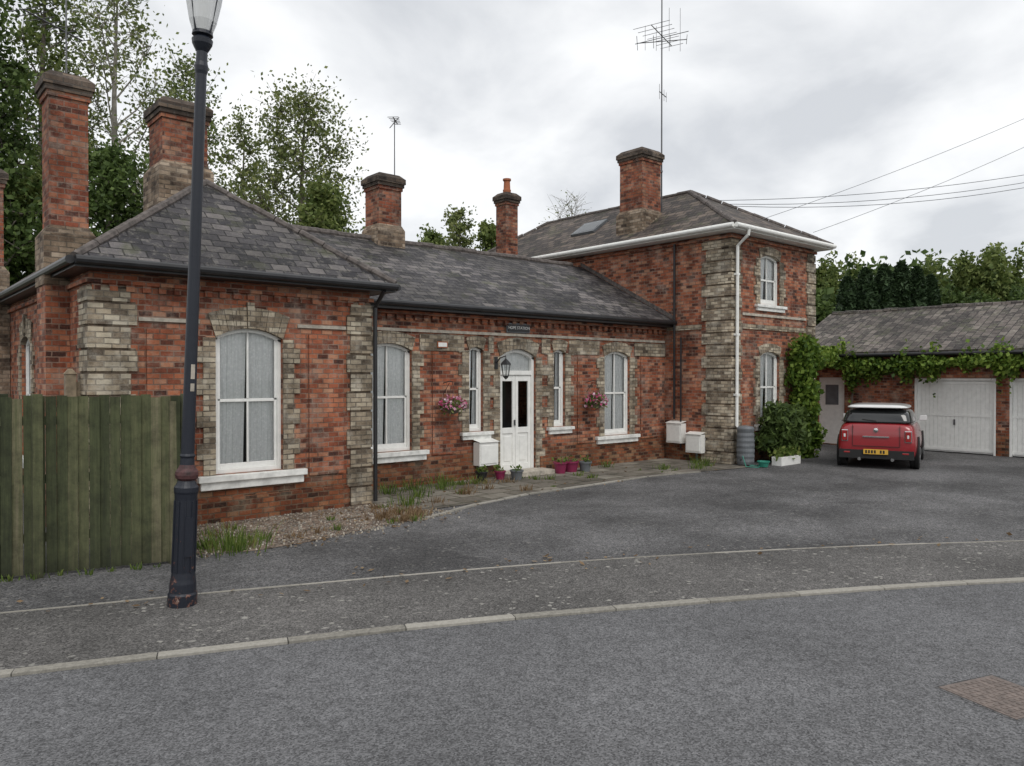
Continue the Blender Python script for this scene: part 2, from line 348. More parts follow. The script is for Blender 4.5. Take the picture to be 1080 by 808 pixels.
while x<15.4:
    tr.box(x,x+.1,YM-.06,YM-.001,3.1,3.19,M_BRICK); x+=.2
tr.box(6.36,15.47,YM-.09,YM-.001,3.195,3.26,M_BRICK)
x=XW0+.02
while x<XW1-.1:
    tr.box(x,x+.1,YW-.04,YW-.001,3.15,3.235,M_BRICK); x+=.2
tr.finish('stone_trim',house)
window(fr,cu,PF(YW),*w1,.14); window(fr,cu,PL(XW0),*wl,.14)
for w in mw: window(fr,cu,PF(YM),*w)
window(fr,cu,PF(YT),*tu,cur='side'); window(fr,cu,PF(YT),*tl,cur='side')
curtain(cu,PF(YM),10.17,11.03,10.17,11.03,2.16,2.56,.16)
sl=MB()
def sill(P,a0,a1,z1,h=.12):
    sl.box(a0,a1,-.10,.06,z1-h*.55,z1,M_SILL,P)
    sl.box(a0+.04,a1-.04,-.06,.0,z1-h*1.25,z1-h*.56,M_SILL,P)
sill(PF(YW),3.62,5.22,.665,.16); sill(PL(XW0),14.7,16.1,.665,.15)
sill(PF(YM),6.75,8.30,.665,.15); sill(PF(YM),9.08,9.88,.945,.12); sill(PF(YM),11.42,12.2,.945,.12); sill(PF(YM),12.95,14.45,.665,.14)
sill(PF(YT),16.5,17.84,3.79,.12); sill(PF(YT),16.5,17.84,.89,.12)
bevel(sl.finish('window_sills',house),.008)
bevel(fr.finish('window_frames',house),.004,1)
cu.finish('curtains',house,smooth=True)
# door
d=MB(); P=PF(YM); a0,a1,z0,z1,rise=dr
W=M_WHITE
d.box(a0,a0+.07,.05,.16,z0,z1-rise,W,P); d.box(a1-.07,a1,.05,.16,z0,z1-rise,W,P); d.box(a0+.07,a1-.07,.05,.16,2.08,2.17,W,P)
f=lambda a,o:arch_z(a,a0,a1,z1,rise)-o
for i in range(10):
    p0=a0+(a1-a0)*i/10; p1=a0+(a1-a0)*(i+1)/10
    d.prism([P(p0,.05,f(p0,0)),P(p1,.05,f(p1,0)),P(p1,.05,f(p1,.07)),P(p0,.05,f(p0,.07))],[P(p0,.16,f(p0,0)),P(p1,.16,f(p1,0)),P(p1,.16,f(p1,.07)),P(p0,.16,f(p0,.07))],W)
d.poly([P(a0+.05,.12,2.16),P(a1-.05,.12,2.16)]+[P(a1-.05-(a1-a0-.1)*i/8,.12,arch_z(a1-.05-(a1-a0-.1)*i/8,a0,a1,z1,rise)-.04) for i in range(9)],M_GLASS)
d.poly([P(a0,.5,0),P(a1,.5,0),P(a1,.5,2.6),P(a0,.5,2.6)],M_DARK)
c=(a0+a1)/2
for (l0,l1) in ((a0+.07,c-.004),(c+.004,a1-.07)):
    s=.075
    d.box(l0,l0+s,.08,.125,.06,2.075,W,P); d.box(l1-s,l1,.08,.125,.06,2.075,W,P)
    for (q0,q1) in ((.06,.22),(.86,.98),(1.95,2.075)): d.box(l0+s,l1-s,.08,.125,q0,q1,W,P)
    d.box(l0+s,l1-s,.10,.12,.22,.86,W,P); d.box(l0+s+.05,l1-s-.05,.088,.1,.28,.80,W,P)
    d.poly([P(l0+s,.105,.98),P(l1-s,.105,.98),P(l1-s,.105,1.95),P(l0+s,.105,1.95)],M_GLASS)
d.box(c-.05,c-.02,.04,.08,1.02,1.14,M_METAL,P)
d.box(a0-.15,a1+.15,-.45,.05,.0,.10,M_STONE,P)
bevel(d.finish('front_door',house),.005,1)
# roofs
def hiproof(name,x0,x1,y0,y1,ze,xr,yr0,yr1,zr,mat,fmat,fh=.13):
    r=MB()
    c=[(x0,y0),(x1,y0),(x1,y1),(x0,y1)]
    R0=(xr,yr0,zr); R1=(xr,yr1,zr)
    r.poly([(x0,y0,ze),(x1,y0,ze),R0],mat); r.poly([(x1,y0,ze),(x1,y1,ze),R1,R0],mat)
    r.poly([(x1,y1,ze),(x0,y1,ze),R1],mat); r.poly([(x0,y1,ze),(x0,y0,ze),R0,R1],mat)
    r.finish(name,house)
    f=MB()
    for (p,q) in ((c[0],c[1]),(c[1],c[2]),(c[2],c[3]),(c[3],c[0])):
        f.poly([(p[0],p[1],ze-fh),(q[0],q[1],ze-fh),(q[0],q[1],ze),(p[0],p[1],ze)],fmat)
    f.poly([(a,b,ze-fh) for a,b in c],fmat)
    for (p,q) in ((c[0],c[1]),(c[1],c[2]),(c[3],c[0])):
        cx=(x0+x1)/2; cy=(y0+y1)/2
        dx=0 if p[0]!=q[0] else (-.05 if p[0]<cx else .05); dy=0 if p[1]!=q[1] else (-.05 if p[1]<cy else .05)
        f.tube([(p[0]+dx,p[1]+dy,ze-.05),(q[0]+dx,q[1]+dy,ze-.05)],.055,fmat,10)
    f.finish(name+'_gutter',house)
    t=MB()
    def line(a,b):
        a=Vector(a);b=Vector(b);L=(b-a).length;n=max(2,int(L/.42))
        for k in range(n):
            j=Vector((random.uniform(-.012,.012),random.uniform(-.012,.012),random.uniform(-.012,.012)))
            t.tube([a.lerp(b,k/n)+j,a.lerp(b,(k+.97)/n)+j],[.058,.066],M_RIDGE,8)
    line(R0,R1)
    for cc,RR in ((c[0],R0),(c[1],R0),(c[2],R1),(c[3],R1)): line((cc[0],cc[1],ze),RR)
    t.finish(name+'_ridge_tiles',house)
hiproof('wing_roof',2.08,6.62,10.52,YBK+.3,3.52,4.35,12.62,18.4,5.17,M_SLATE,M_BLACK)
hiproof('tower_roof',15.12,19.70,9.86,YBK+.3,5.52,17.41,12.75,18.3,7.08,M_TILE,M_WHITE)
r=MB(); ye=11.8; zr=5.10; ze=3.42
r.poly([(5.2,ye,ze),(15.5,ye,ze),(15.5,15,zr),(4.4,15,zr)],M_SLATE)
r.poly([(4.4,15,zr),(15.5,15,zr),(15.5,18.2,ze),(5.2,18.2,ze)],M_SLATE)
r.finish('middle_roof',house)
f=MB(); f.box(6.36,15.49,11.82,12.09,3.27,3.40,M_BLACK); f.tube([(6.5,11.76,3.37),(15.48,11.76,3.37)],.055,M_BLACK,10)
f.tube([(6.45,11.95,3.3),(6.45,11.99,3.1),(6.45,11.99,.05)],.035,M_BLACK,8)
f.tube([(XW1+.06,10.5,3.4),(XW1+.06,10.78,3.15),(XW1+.06,10.78,.05)],.035,M_BLACK,8)
f.tube([(15.42,11.75,5.3),(15.42,11.75,1.0)],.03,M_BLACK,8); f.tube([(15.42,11.55,3.0),(15.42,11.55,.3)],.022,M_BLACK,8)
f.finish('middle_gutter',house)
f=MB(); f.tube([(15.62,9.80,5.42),(15.62,9.82,5.30),(15.62,10.10,5.08),(15.62,10.11,.9),(15.58,10.02,.82)],.038,M_WHITE,8)
for z in (4.4,3.0,1.6): f.box(15.56,15.68,10.07,10.165,z,z+.05,M_WHITE)
f.finish('white_downpipe',house)
t=MB()
for k in range(26):
    x0=4.6+k*.42
    if x0+.41<15.5: dz=random.uniform(-.012,.012); t.tube([(x0,15,zr+dz),(x0+.41,15,zr+dz)],[.08,.088],M_RIDGE,8)
t.finish('middle_ridge_tiles',house)
t=MB(); t.prism([(15.47,11.8,3.44),(15.47,15,5.12),(15.47,15,5.22),(15.47,11.8,3.54)],[(15.498,11.8,3.44),(15.498,15,5.12),(15.498,15,5.22),(15.498,11.8,3.54)],M_RIDGE); t.finish('lead_flashing',house)
t=MB(); sl_=(7.08-5.52)/(17.41-15.12)
def rl(x,y,o): return (x-o*.56,y,5.52+(x-15.12)*sl_+o*.83)
t.prism([rl(16.0,15.0,.0),rl(16.6,15.0,.0),rl(16.6,15.9,.0),rl(16.0,15.9,.0)],[rl(16.0,15.0,.07),rl(16.6,15.0,.07),rl(16.6,15.9,.07),rl(16.0,15.9,.07)],M_GREYPL)
t.poly([rl(16.06,15.06,.075),rl(16.54,15.06,.075),rl(16.54,15.84,.075),rl(16.06,15.84,.075)],M_GLASS); t.finish('roof_window',house)
def chimney(nm,cx,cy,a,b,z0,z1,zb,pot=None,basew=.08):
    m=MB()
    def bx(w,zz0,zz1,mat): m.box(cx-a/2-w,cx+a/2+w,cy-b/2-w,cy+b/2+w,zz0,zz1,mat)
    bx(basew,z0,zb,M_BUFFD)
    def sq(w,z): return [(cx-a/2-w,cy-b/2-w,z),(cx+a/2+w,cy-b/2-w,z),(cx+a/2+w,cy+b/2+w,z),(cx-a/2-w,cy+b/2+w,z)]
    m.prism(sq(basew,zb),sq(.002,zb+.12),M_BUFFD)
    zc=z1-.36; bx(0,zb+.1,zc,M_BRICK2)
    bx(.025,zc,zc+.075,M_BRICK2); bx(.05,zc+.075,zc+.15,M_SOOT); bx(.075,zc+.15,zc+.26,M_SOOT)
    m.prism(sq(.075,zc+.26),sq(-.03,z1),M_SOOT)
    if pot: m.lathe([(.11,z1),(.12,z1+.1),(.10,z1+.12),(.09,z1+.35),(.12,z1+.37),(.12,z1+.42),(.08,z1+.42),(.08,z1+.1)],M_TERRA,(cx,cy),14)
    m.finish(nm,house)
chimney('chimney_a',2.32,12.3,.48,.48,3.3,6.24,4.0)
chimney('chimney_b',4.35,13.9,.74,.74,4.3,6.74,5.55)
chimney('chimney_c',9.12,15.0,.58,.58,4.6,6.55,5.3,basew=.06)
chimney('chimney_d',2.02,17.4,.40,.40,0,5.95,4.0)
chimney('chimney_e',14.3,16.8,.44,.44,3.6,7.28,4.6,pot=True)
chimney('chimney_f',15.98,13.3,.76,.76,5.3,8.02,6.3,basew=.07)
w=MB()
def meter(P,a0,a1,z0,z1):
    w.box(a0,a1,-.2,-.001,z0,z1,M_WHITE,P); w.box(a0+.03,a1-.03,-.215,-.2001,z0+.04,z1-.06,M_WHITE,P); w.prism([P(a0-.01,-.23,z1+.002),P(a1+.01,-.23,z1+.002),P(a1+.01,-.0,z1+.05),P(a0-.01,-.0,z1+.05)],[P(a0-.01,-.23,z1+.012),P(a1+.01,-.23,z1+.012),P(a1+.01,-.0,z1+.06),P(a0-.01,-.0,z1+.06)],M_WHITE)
meter(PF(YM-.05),9.38,9.86,.28,.74); meter(PL(XT0),11.45,11.9,.42,.9); meter(PL(XT0),10.88,11.32,.22,.66)
w.tube([(9.5,12.02,.28),(9.5,12.02,.0)],.03,M_GREYPL); w.tube([(15.45,11.1,.22),(15.45,11.1,0)],.03,M_GREYPL)
bevel(w.finish('meter_boxes',house),.01)
s=MB(); s.box(10.28,10.86,YM-.07,YM-.0501,2.98,3.13,M_BLACK); s.box(10.25,10.89,YM-.05,YM-.034,2.955,3.155,M_GREYPL)
s.finish('house_name_sign',house)
tx=bpy.data.curves.new('house_name_text','FONT'); tx.body='HOPE STATION'; tx.size=.085; tx.extrude=.002; tx.align_x='CENTER'; tx.align_y='CENTER'
to=bpy.data.objects.new('house_name_text',tx); S.collection.objects.link(to); to.location=(10.57,YM-.075,3.055); to.rotation_euler=(math.pi/2,0,0); to.parent=house; tx.materials.append(M_WHITE)
s=MB(); s.box(8.52,8.76,YM-.045,YM-.031,2.60,2.72,M_TERRA); s.box(8.54,8.74,YM-.05,YM-.0455,2.62,2.70,M_WHITE); s.finish('small_wall_sign',house)
# wall lantern
L=empty('wall_lantern'); m=MB(); lx,ly=9.98,YM-.34
m.tube([(lx,YM-.02,2.3),(lx,YM-.15,2.42),(lx,ly,2.46),(lx,ly,2.40)],.012,M_BLACK); m.box(lx-.04,lx+.04,YM-.045,YM-.022,2.2,2.45,M_BLACK)
m.lathe([(.001,2.42),(.02,2.40),(.09,2.33),(.11,2.30),(.11,2.285),(.001,2.28)],M_BLACK,(lx,ly),6)
m.lathe([(.095,2.285),(.06,2.06)],M_GLASS,(lx,ly),6); m.lathe([(.001,2.06),(.065,2.06),(.05,2.03),(.01,1.99)],M_BLACK,(lx,ly),6)
for q in range(6):
    a=q*math.pi/3; m.tube([(lx+.095*math.cos(a),ly+.095*math.sin(a),2.285),(lx+.06*math.cos(a),ly+.06*math.sin(a),2.06)],.006,M_BLACK,4)
m.finish('lantern_body',L)
# ---------------------------------------------------------------- foliage helpers
def leafmesh(name,C,size,mat,parent=None,elong=1.5,flat=False):
    C=np.asarray(C,float); n=len(C)
    a=rng.normal(size=(n,3)); 
    if flat: a[:,2]*=.12
    a/=np.linalg.norm(a,axis=1)[:,None]
    b=rng.normal(size=(n,3))
    if flat: b[:,2]*=.12
    b-= (b*a).sum(1)[:,None]*a; b/=np.linalg.norm(b,axis=1)[:,None]
    s=(size*rng.uniform(.6,1.3,n))[:,None]
    V=np.empty((n,4,3)); V[:,0]=C-a*s*elong*.5; V[:,1]=C+b*s*.45; V[:,2]=C+a*s*elong*.5; V[:,3]=C-b*s*.45
    me=bpy.data.meshes.new(name); me.vertices.add(4*n); me.vertices.foreach_set('co',V.reshape(-1).astype(np.float32))
    me.loops.add(4*n); me.loops.foreach_set('vertex_index',np.arange(4*n,dtype=np.int32))
    me.polygons.add(n); me.polygons.foreach_set('loop_start',np.arange(0,4*n,4,dtype=np.int32))
    me.materials.append(mat); me.update(calc_edges=True); me.validate()
    o=bpy.data.objects.new(name,me); S.collection.objects.link(o)
    if parent: o.parent=parent
    return o
def tree(name,x,y,h,R,cb,nl,tw,lp,ls,lmat,bark,tr_r=.2,spread=.7,upright=.5,lobe=1.0,z0=-.08):
    root=empty(name,(x,y,z0)); m=MB(); C=[]
    top=Vector((random.uniform(-.3,.3),random.uniform(-.3,.3),h*.93))
    def tp(f): return Vector((top.x*f+.12*math.sin(f*7),top.y*f+.12*math.cos(f*5),top.z*f))
    fs=[0,.15,.3,.45,.6,.75,.88,1]
    m.tube([tp(f) for f in fs],[tr_r*(1-f)**.8+.02 for f in fs],bark,7)
    for i in range(nl):
        f=(i+.5)/nl; zc=cb+(h*.96-cb)*f
        prof=math.sin(math.pi*min(.97,(f*.80+.18)))**.6
        ang=i*2.4+random.uniform(-.5,.5); rr=R*prof*random.uniform(.4,.9)
        base=tp(max(.05,min(.97,(zc-rr*upright*1.3)/(h*.93))))
        tip=Vector((top.x*zc/h+rr*math.cos(ang),top.y*zc/h+rr*math.sin(ang),zc))
        mid=base.lerp(tip,.5)+Vector((0,0,-.12*rr))
        r0=tr_r*.35*(1-zc/h*.7)+.01
        m.tube([base,mid,tip],[r0,r0*.6,r0*.3],bark,5)
        for k in range(tw):
            u=Vector(rng.normal(size=3)); u.normalize(); u.z=u.z*.7+upright*.4
            ll=lobe*R*.36*random.uniform(.5,1.3)
            st=mid.lerp(tip,random.uniform(.2,1)); e=st+u*ll
            if e.z>h: e.z=h-random.uniform(0,.4)
            m.tube([st,st.lerp(e,.5)+Vector((0,0,.03)),e],[r0*.3+.004,r0*.2+.004,.004],bark,3)
            n=rng.poisson(lp)
            if n>0:
                tpar=rng.uniform(.2,1.15,n)[:,None]; c=np.array(st)[None]*(1-tpar)+np.array(e)[None]*tpar+rng.normal(size=(n,3))*spread*ll*.4
                C.append(c)
    m.finish('trunk_and_limbs',root,smooth=True)
    if C: leafmesh('foliage',np.vstack(C),ls,lmat,root)
    return root
def T(name,px,Z,topy,Rpx,**k):
    x,y=PX(px,Z); return tree(name,x,y,HZ(topy,Z),Rpx*Z/F,**k)
T('tall_tree',-24,25,-60,80,cb=3,nl=38,tw=14,lp=38,ls=.14,lmat=M_LEAFD,bark=M_BARK,tr_r=.3)
T('tall_tree',48,30,-70,62,cb=4,nl=38,tw=13,lp=24,ls=.13,lmat=M_LEAFM,bark=M_BARK,tr_r=.25,upright=.8)
T('tall_tree',125,29,-45,82,cb=4,nl=40,tw=13,lp=13,ls=.115,lmat=M_LEAFL,bark=M_BARKL,tr_r=.2,upright=1.0)
T('tall_tree',200,33,45,66,cb=4,nl=36,tw=13,lp=14,ls=.12,lmat=M_LEAFM,bark=M_BARKL,tr_r=.18,upright=1.0)
T('leafy_tree',316,34,84,76,cb=5,nl=42,tw=14,lp=22,ls=.12,lmat=M_LEAFL,bark=M_BARK,tr_r=.18,upright=.7)
T('leafy_tree',258,38,120,46,cb=4,nl=26,tw=12,lp=18,ls=.135,lmat=M_LEAFL,bark=M_BARK,tr_r=.15,upright=.7)
T('round_tree',345,30,188,50,cb=3,nl=26,tw=14,lp=46,ls=.12,lmat=M_LEAFM,bark=M_BARK,tr_r=.15)
T('round_tree',112,26,145,62,cb=2.5,nl=28,tw=14,lp=42,ls=.13,lmat=M_LEAFD,bark=M_BARK,tr_r=.15)
T('round_tree',20,27,170,60,cb=2.5,nl=28,tw=14,lp=40,ls=.13,lmat=M_LEAFM,bark=M_BARK,tr_r=.15)
T('round_tree',486,42,212,28,cb=4,nl=24,tw=10,lp=22,ls=.14,lmat=M_LEAFL,bark=M_BARK,tr_r=.12,upright=.8)
T('round_tree',458,45,236,28,cb=4,nl=20,tw=12,lp=36,ls=.15,lmat=M_LEAFM,bark=M_BARK,tr_r=.12)
T('round_tree',522,40,228,30,cb=4,nl=20,tw=12,lp=36,ls=.15,lmat=M_LEAFM,bark=M_BARK,tr_r=.12)
T('bare_tree',608,46,198,50,cb=6,nl=40,tw=14,lp=1.0,ls=.10,lmat=M_LEAFL,bark=M_BARKL,tr_r=.14,upright=1.2)
def mass(name,blobs,dens,ls,mat):
    root=empty(name); C=[]; m=MB()
    for (px,Z,ty,Rp) in blobs:
        x,y=PX(px,Z); R=Rp*Z/F; zt=HZ(ty,Z); zb=HZ(400,Z); c=np.array([x,y,(zt+zb)/2])
        n=int(dens*R*(zt-zb))
        for sub in range(14):
            o=rng.normal(size=3); o/=np.linalg.norm(o); cc=c+o*np.array([R*.7,R*.7,(zt-zb)*.34])
            rr=np.array([R*.4,R*.4,(zt-zb)*.2])*rng.uniform(.5,1.2)
            u=rng.normal(size=(n//14,3)); u/=np.linalg.norm(u,axis=1)[:,None]; C.append(cc+u*rr*rng.uniform(.4,1.25,(n//14,1)))
        m.tube([(x,y,-.08),(x,y,(zt+zb)/2)],[.25,.08],M_BARK,6)
    m.finish('trunks',root); leafmesh('foliage',np.vstack(C),ls,mat,root)
mass('distant_tree_line',[(870,62,274,26),(905,66,276,26),(945,68,283,26),(985,64,276,30),(1020,60,266,30),(1055,58,262,32),(1090,60,258,30),(1130,62,265,34),(1180,62,260,34),(1240,62,262,34)],340,.26,M_LEAFM)
mass('distant_tree_line',[(1000,56,300,24),(1035,54,304,24),(1075,54,296,24),(870,52,310,20),(1120,54,300,26)],350,.24,M_LEAFD)
def conifer(px,Z,ty,Rp):
    x,y=PX(px,Z); h=HZ(ty,Z); R=Rp*Z/F; root=empty('conifer_tree',(x,y,-.08)); n=9000
    z=rng.uniform(.02,1,n); prof=np.sqrt(np.clip(1-z**2.6,0,1))*(.85+.3*rng.random(n)); a=rng.uniform(0,2*math.pi,n)
    r=R*prof*(1+.18*np.sin(a*5+z*9))*rng.uniform(.75,1.05,n); leafmesh('foliage',np.stack([r*np.cos(a),r*np.sin(a),z*h],1),.20,M_CONI,root,elong=2.2)
    m=MB(); m.tube([(0,0,0),(0,0,h*.9)],[.2,.03],M_BARK,6); m.finish('trunk',root)
for px,ty,Rp in ((893,292,13),(912,283,14),(932,279,14),(950,276,14),(966,281,13),(981,290,11)): conifer(px,48,ty,Rp)
mass('woodland_belt',[(-80+i*62,60+ (i%3)*4,262+(i%4)*12,48) for i in range(20)],45,.5,M_LEAFD)
# vines + shrubs
V=empty('climbing_vine'); C=[]
for i in range(13500):
    y=random.uniform(2.5,11.9); th=.19+.11*math.sin(y*3.1)+.10*math.sin(y*7.7+1)+.06*math.sin(y*17)
    z=2.42+.06*math.sin(y*2)+random.gauss(0,.5)*max(.07,th)*1.25
    if y>8.9 and y<10.7: z-=abs(random.gauss(0,.34))*(y-8.9)*.5
    if y>=10.7: z=max(z,2.12+random.uniform(0,.2))+.12
    C.append((22.28-abs(random.gauss(0,.17)),y,z))
leafmesh('vine_leaves',C,.105,M_VINE,V,elong=1.2)
m=MB(); m.tube([(22.34,10.7,0),(22.33,10.6,1.3),(22.33,10.5,2.3),(22.33,8,2.45),(22.33,5,2.4),(22.33,3,2.45)],[.04,.035,.03,.02,.015,.01],M_BARK,5)
for k in range(14):
    y=random.uniform(3,10.6); m.tube([(22.3,y,2.4),(22.2,y+random.uniform(-.3,.3),2.4+random.uniform(-.5,.35))],[.008,.004],M_BARK,3)
m.finish('vine_stem',V)
V=empty('climbing_shrub'); C=[]
for lob in range(32):
    z=.2+2.65*lob/31; c=np.array([18.38+random.uniform(-.36,.26),YT-.30+random.uniform(-.15,.1),z]); rr=random.uniform(.18,.32)
    u=rng.normal(size=(300,3)); u/=np.linalg.norm(u,axis=1)[:,None]; C.append(c+u*rr*rng.uniform(.3,1.25,(300,1)))
for lob in range(14):   # shoots trained round the corner above the side door
    c=np.array([18.7+lob*.26,YT-.1+lob*.07,2.62+.12*math.sin(lob*1.7)]); u=rng.normal(size=(150,3)); u/=np.linalg.norm(u,axis=1)[:,None]; C.append(c+u*.17*rng.uniform(.3,1.3,(150,1)))
leafmesh('leaves',np.vstack(C),.10,M_VINE,V,elong=1.3); m=MB()
for k in range(6): m.tube([(18.4,9.95,0),(18.4+random.uniform(-.2,.2),9.9,1.2),(18.4+random.uniform(-.3,.3),9.8,2.4)],[.03,.02,.008],M_BARK,5)
m.tube([(18.5,9.95,2.4),(19.6,10.2,2.6),(22.3,11.05,2.6)],[.015,.01,.006],M_BARK,4)
m.finish('stems',V)
V=empty('garden_bush'); C=[]
for lob in range(20):
    zz=random.uniform(.3,1.3); c=np.array([16.80+random.uniform(-.5,.65)*(1.2-.4*zz),9.75+random.uniform(-.2,.2),zz])
    u=rng.normal(size=(280,3)); u/=np.linalg.norm(u,axis=1)[:,None]; C.append(c+u*.24*rng.uniform(.3,1.35,(280,1)))
leafmesh('leaves',np.vstack(C),.08,M_LEAFD,V,elong=2.6); m=MB()
for k in range(7): m.tube([(16.8,9.8,0),(16.8+random.uniform(-.5,.6),9.75,1.1)],[.02,.008],M_BARK,5)
m.finish('stems',V)
def pot(name,x,y,r,h,mat,plant=True,n=120):
    o=empty(name,(x,y,0)); m=MB(); m.lathe([(.001,.01),(r*.72,.01),(r*.95,h*.85),(r*1.08,h*.86),(r*1.08,h),(r*.92,h),(r*.88,h*.85),(.001,h*.84)],mat,(0,0),18); m.finish('pot',o)
    if plant: leafmesh('plant',np.array([0,0,h+.03])+rng.normal(size=(n,3))*np.array([r*.5,r*.5,.04]),.045,M_WEED,o,elong=2)
pot('plant_pot',9.35,11.75,.12,.2,M_BLACK,n=50); pot('plant_pot',9.78,11.7,.11,.18,M_PINK,n=30)
pot('plant_pot',11.35,11.6,.14,.25,M_PINK,n=30); pot('plant_pot',11.72,11.65,.17,.24,M_PINK,n=25); pot('plant_pot',12.0,11.5,.14,.22,M_GREYPL,n=30); pot('plant_pot',10.0,11.45,.13,.2,M_GREYPL,n=30)
pot('plant_pot',15.62,9.42,.13,.14,M_TEAL,plant=False)
m=MB(); m.box(16.1,16.95,9.25,9.5,.0,.2,M_WHITE); m.box(16.14,16.91,9.29,9.46,.2001,.21,M_BARK); bevel(m.finish('planter_trough'),.01)
lf=leafmesh('trough_plants',np.array([16.5,9.38,.28])+rng.normal(size=(300,3))*np.array([.25,.07,.06]),.07,M_WEED); lf.parent=bpy.data.objects['planter_trough']
o=empty('water_butt',(15.62,9.88,0)); m=MB(); pr=[(.001,.02),(.17,.02)]
for k in range(13): pr+= [(.185+.01*(k%2)+.012*math.sin(k/12*math.pi),.04+k*.06)]
pr+=[(.2,.83),(.2,.86),(.16,.9),(.03,.92),(.001,.92)]
m.lathe(pr,M_GREYPL,(0,0),22); m.tube([(-.2,-.02,.15),(-.26,-.03,.15)],.015,M_BLACK); m.finish('barrel',o)
m=MB(); m.tube([(15.3,9.75,.25),(15.2,9.6,.03),(15.35,9.4,.02),(15.7,9.5,.02),(15.5,9.7,.03)],.012,M_TEAL); m.finish('garden_hose')
def basket(x,z):
    o=empty('hanging_basket',(x,YM-.34,z)); m=MB()
    m.lathe([(.001,-.17),(.08,-.15),(.14,-.08),(.165,0),(.15,0),(.001,-.03)],M_BARK,(0,0),14)
    m.tube([(0,.31,.42),(0,.1,.46),(0,0,.45),(0,0,.42)],.008,M_BLACK,5); m.tube([(0,.31,.2),(0,.1,.43)],.006,M_BLACK,5)
    for k in range(3):
        a=k*2.1; m.tube([(0,0,.42),(.16*math.cos(a),.16*math.sin(a),0)],.003,M_BLACK,3)
    m.finish('bowl_and_bracket',o)
    def rim(n,s,up,k=1):
        a=rng.uniform(0,6.28,n); r=np.sqrt(rng.uniform(0,1,n))*.25*k; return np.stack([r*np.cos(a),r*np.sin(a)*.9,up+rng.normal(size=n)*s-.5*r*r*3],1)
    leafmesh('leaves',rim(480,.05,.06),.055,M_LEAFM,o); leafmesh('flower_heads',rim(280,.05,.11,1.1),.06,M_FLW,o,elong=1)
basket(8.66,1.5); basket(12.64,1.5)
# aerials
def yagi(m,c,ang,L,n,el,vert=False):
    d=Vector((math.cos(ang),math.sin(ang),0)); p=Vector((-d.y,d.x,0)) if not vert else Vector((0,0,1)); c=Vector(c)
    m.tube([c-d*L/2,c+d*L/2],.012,M_METAL,5)
    for k in range(n):
        q=c+d*(-L/2+L*k/(n-1)); w=el*(1-.35*k/(n-1)); m.tube([q-p*w/2,q+p*w/2],.007,M_METAL,4)
o=empty('roof_aerial'); m=MB(); ax,ay=16.50,13.0
m.tube([(ax,ay,6.3),(ax,ay,12.6)],[.022,.016],M_METAL,6); m.box(ax-.14,ax-.0,ay-.04,ay+.04,7.5,7.55,M_METAL)
yagi(m,(ax,ay,11.15),.3,1.5,7,1.0); yagi(m,(ax,ay,11.0),-.9,1.3,4,.9); m.tube([(ax-.5,ay+.5,10.95),(ax+.5,ay-.5,11.25)],.01,M_METAL,4)
for k in (-.45,-.15,.2,.5): m.tube([(ax+k*.8,ay-k*.6,10.75),(ax+k*.8,ay-k*.6,11.9 if k>0 else 11.4)],.007,M_METAL,4)
yagi(m,(ax+.05,ay,9.6),.3,.5,4,.4,True); m.finish('mast_and_yagis',o)
o=empty('roof_aerial'); m=MB(); m.tube([(9.48,15.1,5.0),(9.48,15.1,7.95)],[.016,.012],M_METAL,5); yagi(m,(9.5,15.1,7.9),.8,.5,6,.25); m.tube([(9.35,15.1,7.7),(9.6,15.1,8.0)],.01,M_METAL,4); m.finish('mast_and_yagi',o)
o=empty('roof_aerial'); m=MB(); x,y=2.35,12.35
m.tube([(x,y,6.0),(x,y,7.9)],.012,M_METAL,5); yagi(m,(x-.15,y,6.95),.6,1.0,8,.5); m.finish('mast_and_yagi',o)
# utility pole + wires
px_,py_=PX(1215,22); o=empty('utility_pole',(px_,py_,0)); m=MB(); m.tube([(0,0,0),(0,0,11.6)],[.16,.10],M_BARK,10); m.box(-.05,.05,-.8,.8,11.2,11.32,M_BARK)
for q in (-.7,0,.7): m.lathe([(.03,11.32),(.05,11.36),(.03,11.4),(.05,11.44),(.02,11.48)],M_WHITE,(0,q),8)
m.finish('pole',o)
m=MB()
def wire(a,b,sag=.35,r=.008):
    a=Vector(a);b=Vector(b); m.tube([a.lerp(b,i/16)-Vector((0,0,sag*4*(i/16)*(1-i/16))) for i in range(17)],r,M_GREYPL,4)
wire((17.6,12.6,6.85),(px_,py_,8.5)); wire((17.7,12.55,6.78),(px_,py_,8.35),.45); wire((17.9,12.3,6.72),(px_,py_,8.25),.5)
wire((19.3,10.2,5.85),(px_,py_,10.4),.2,.006); wire((18.5,11.2,6.25),(px_,py_,11.1),.2,.006)
m.finish('overhead_wires')
# garages
G=empty('garage_block'); m=MB(); XG=22.4; y0g,y1g=-2.0,12.6
gd=[(6.86,8.86),(4.55,6.55),(2.2,4.2),(-.2,1.8)]; sd=(10.85,11.65,.03,2.02)
wall(m,PL(XG),y0g,y1g,0,2.72,[(a,b,0.0,2.0) for a,b in gd]+[sd],M_BRICK,rev=.12)
wall(m,PR(28),y0g,y1g,0,2.72,[],M_BRICK); wall(m,PF(y0g),XG,28,0,2.72,[],M_BRICK); wall(m,PB(y1g),XG,28,0,2.72,[],M_BRICK)
for yy in (y0g,y1g): m.poly([(XG,yy,2.72),(28,yy,2.72),(25.2,yy,4.0)],M_BRICK)
m.finish('garage_walls',G)
m=MB()
m.prism([(22.1,y0g-.1,2.68),(22.1,y1g+.1,2.68),(25.2,y1g+.1,4.06),(25.2,y0g-.1,4.06)],[(22.1,y0g-.1,2.76),(22.1,y1g+.1,2.76),(25.2,y1g+.1,4.16),(25.2,y0g-.1,4.16)],M_GTILE)
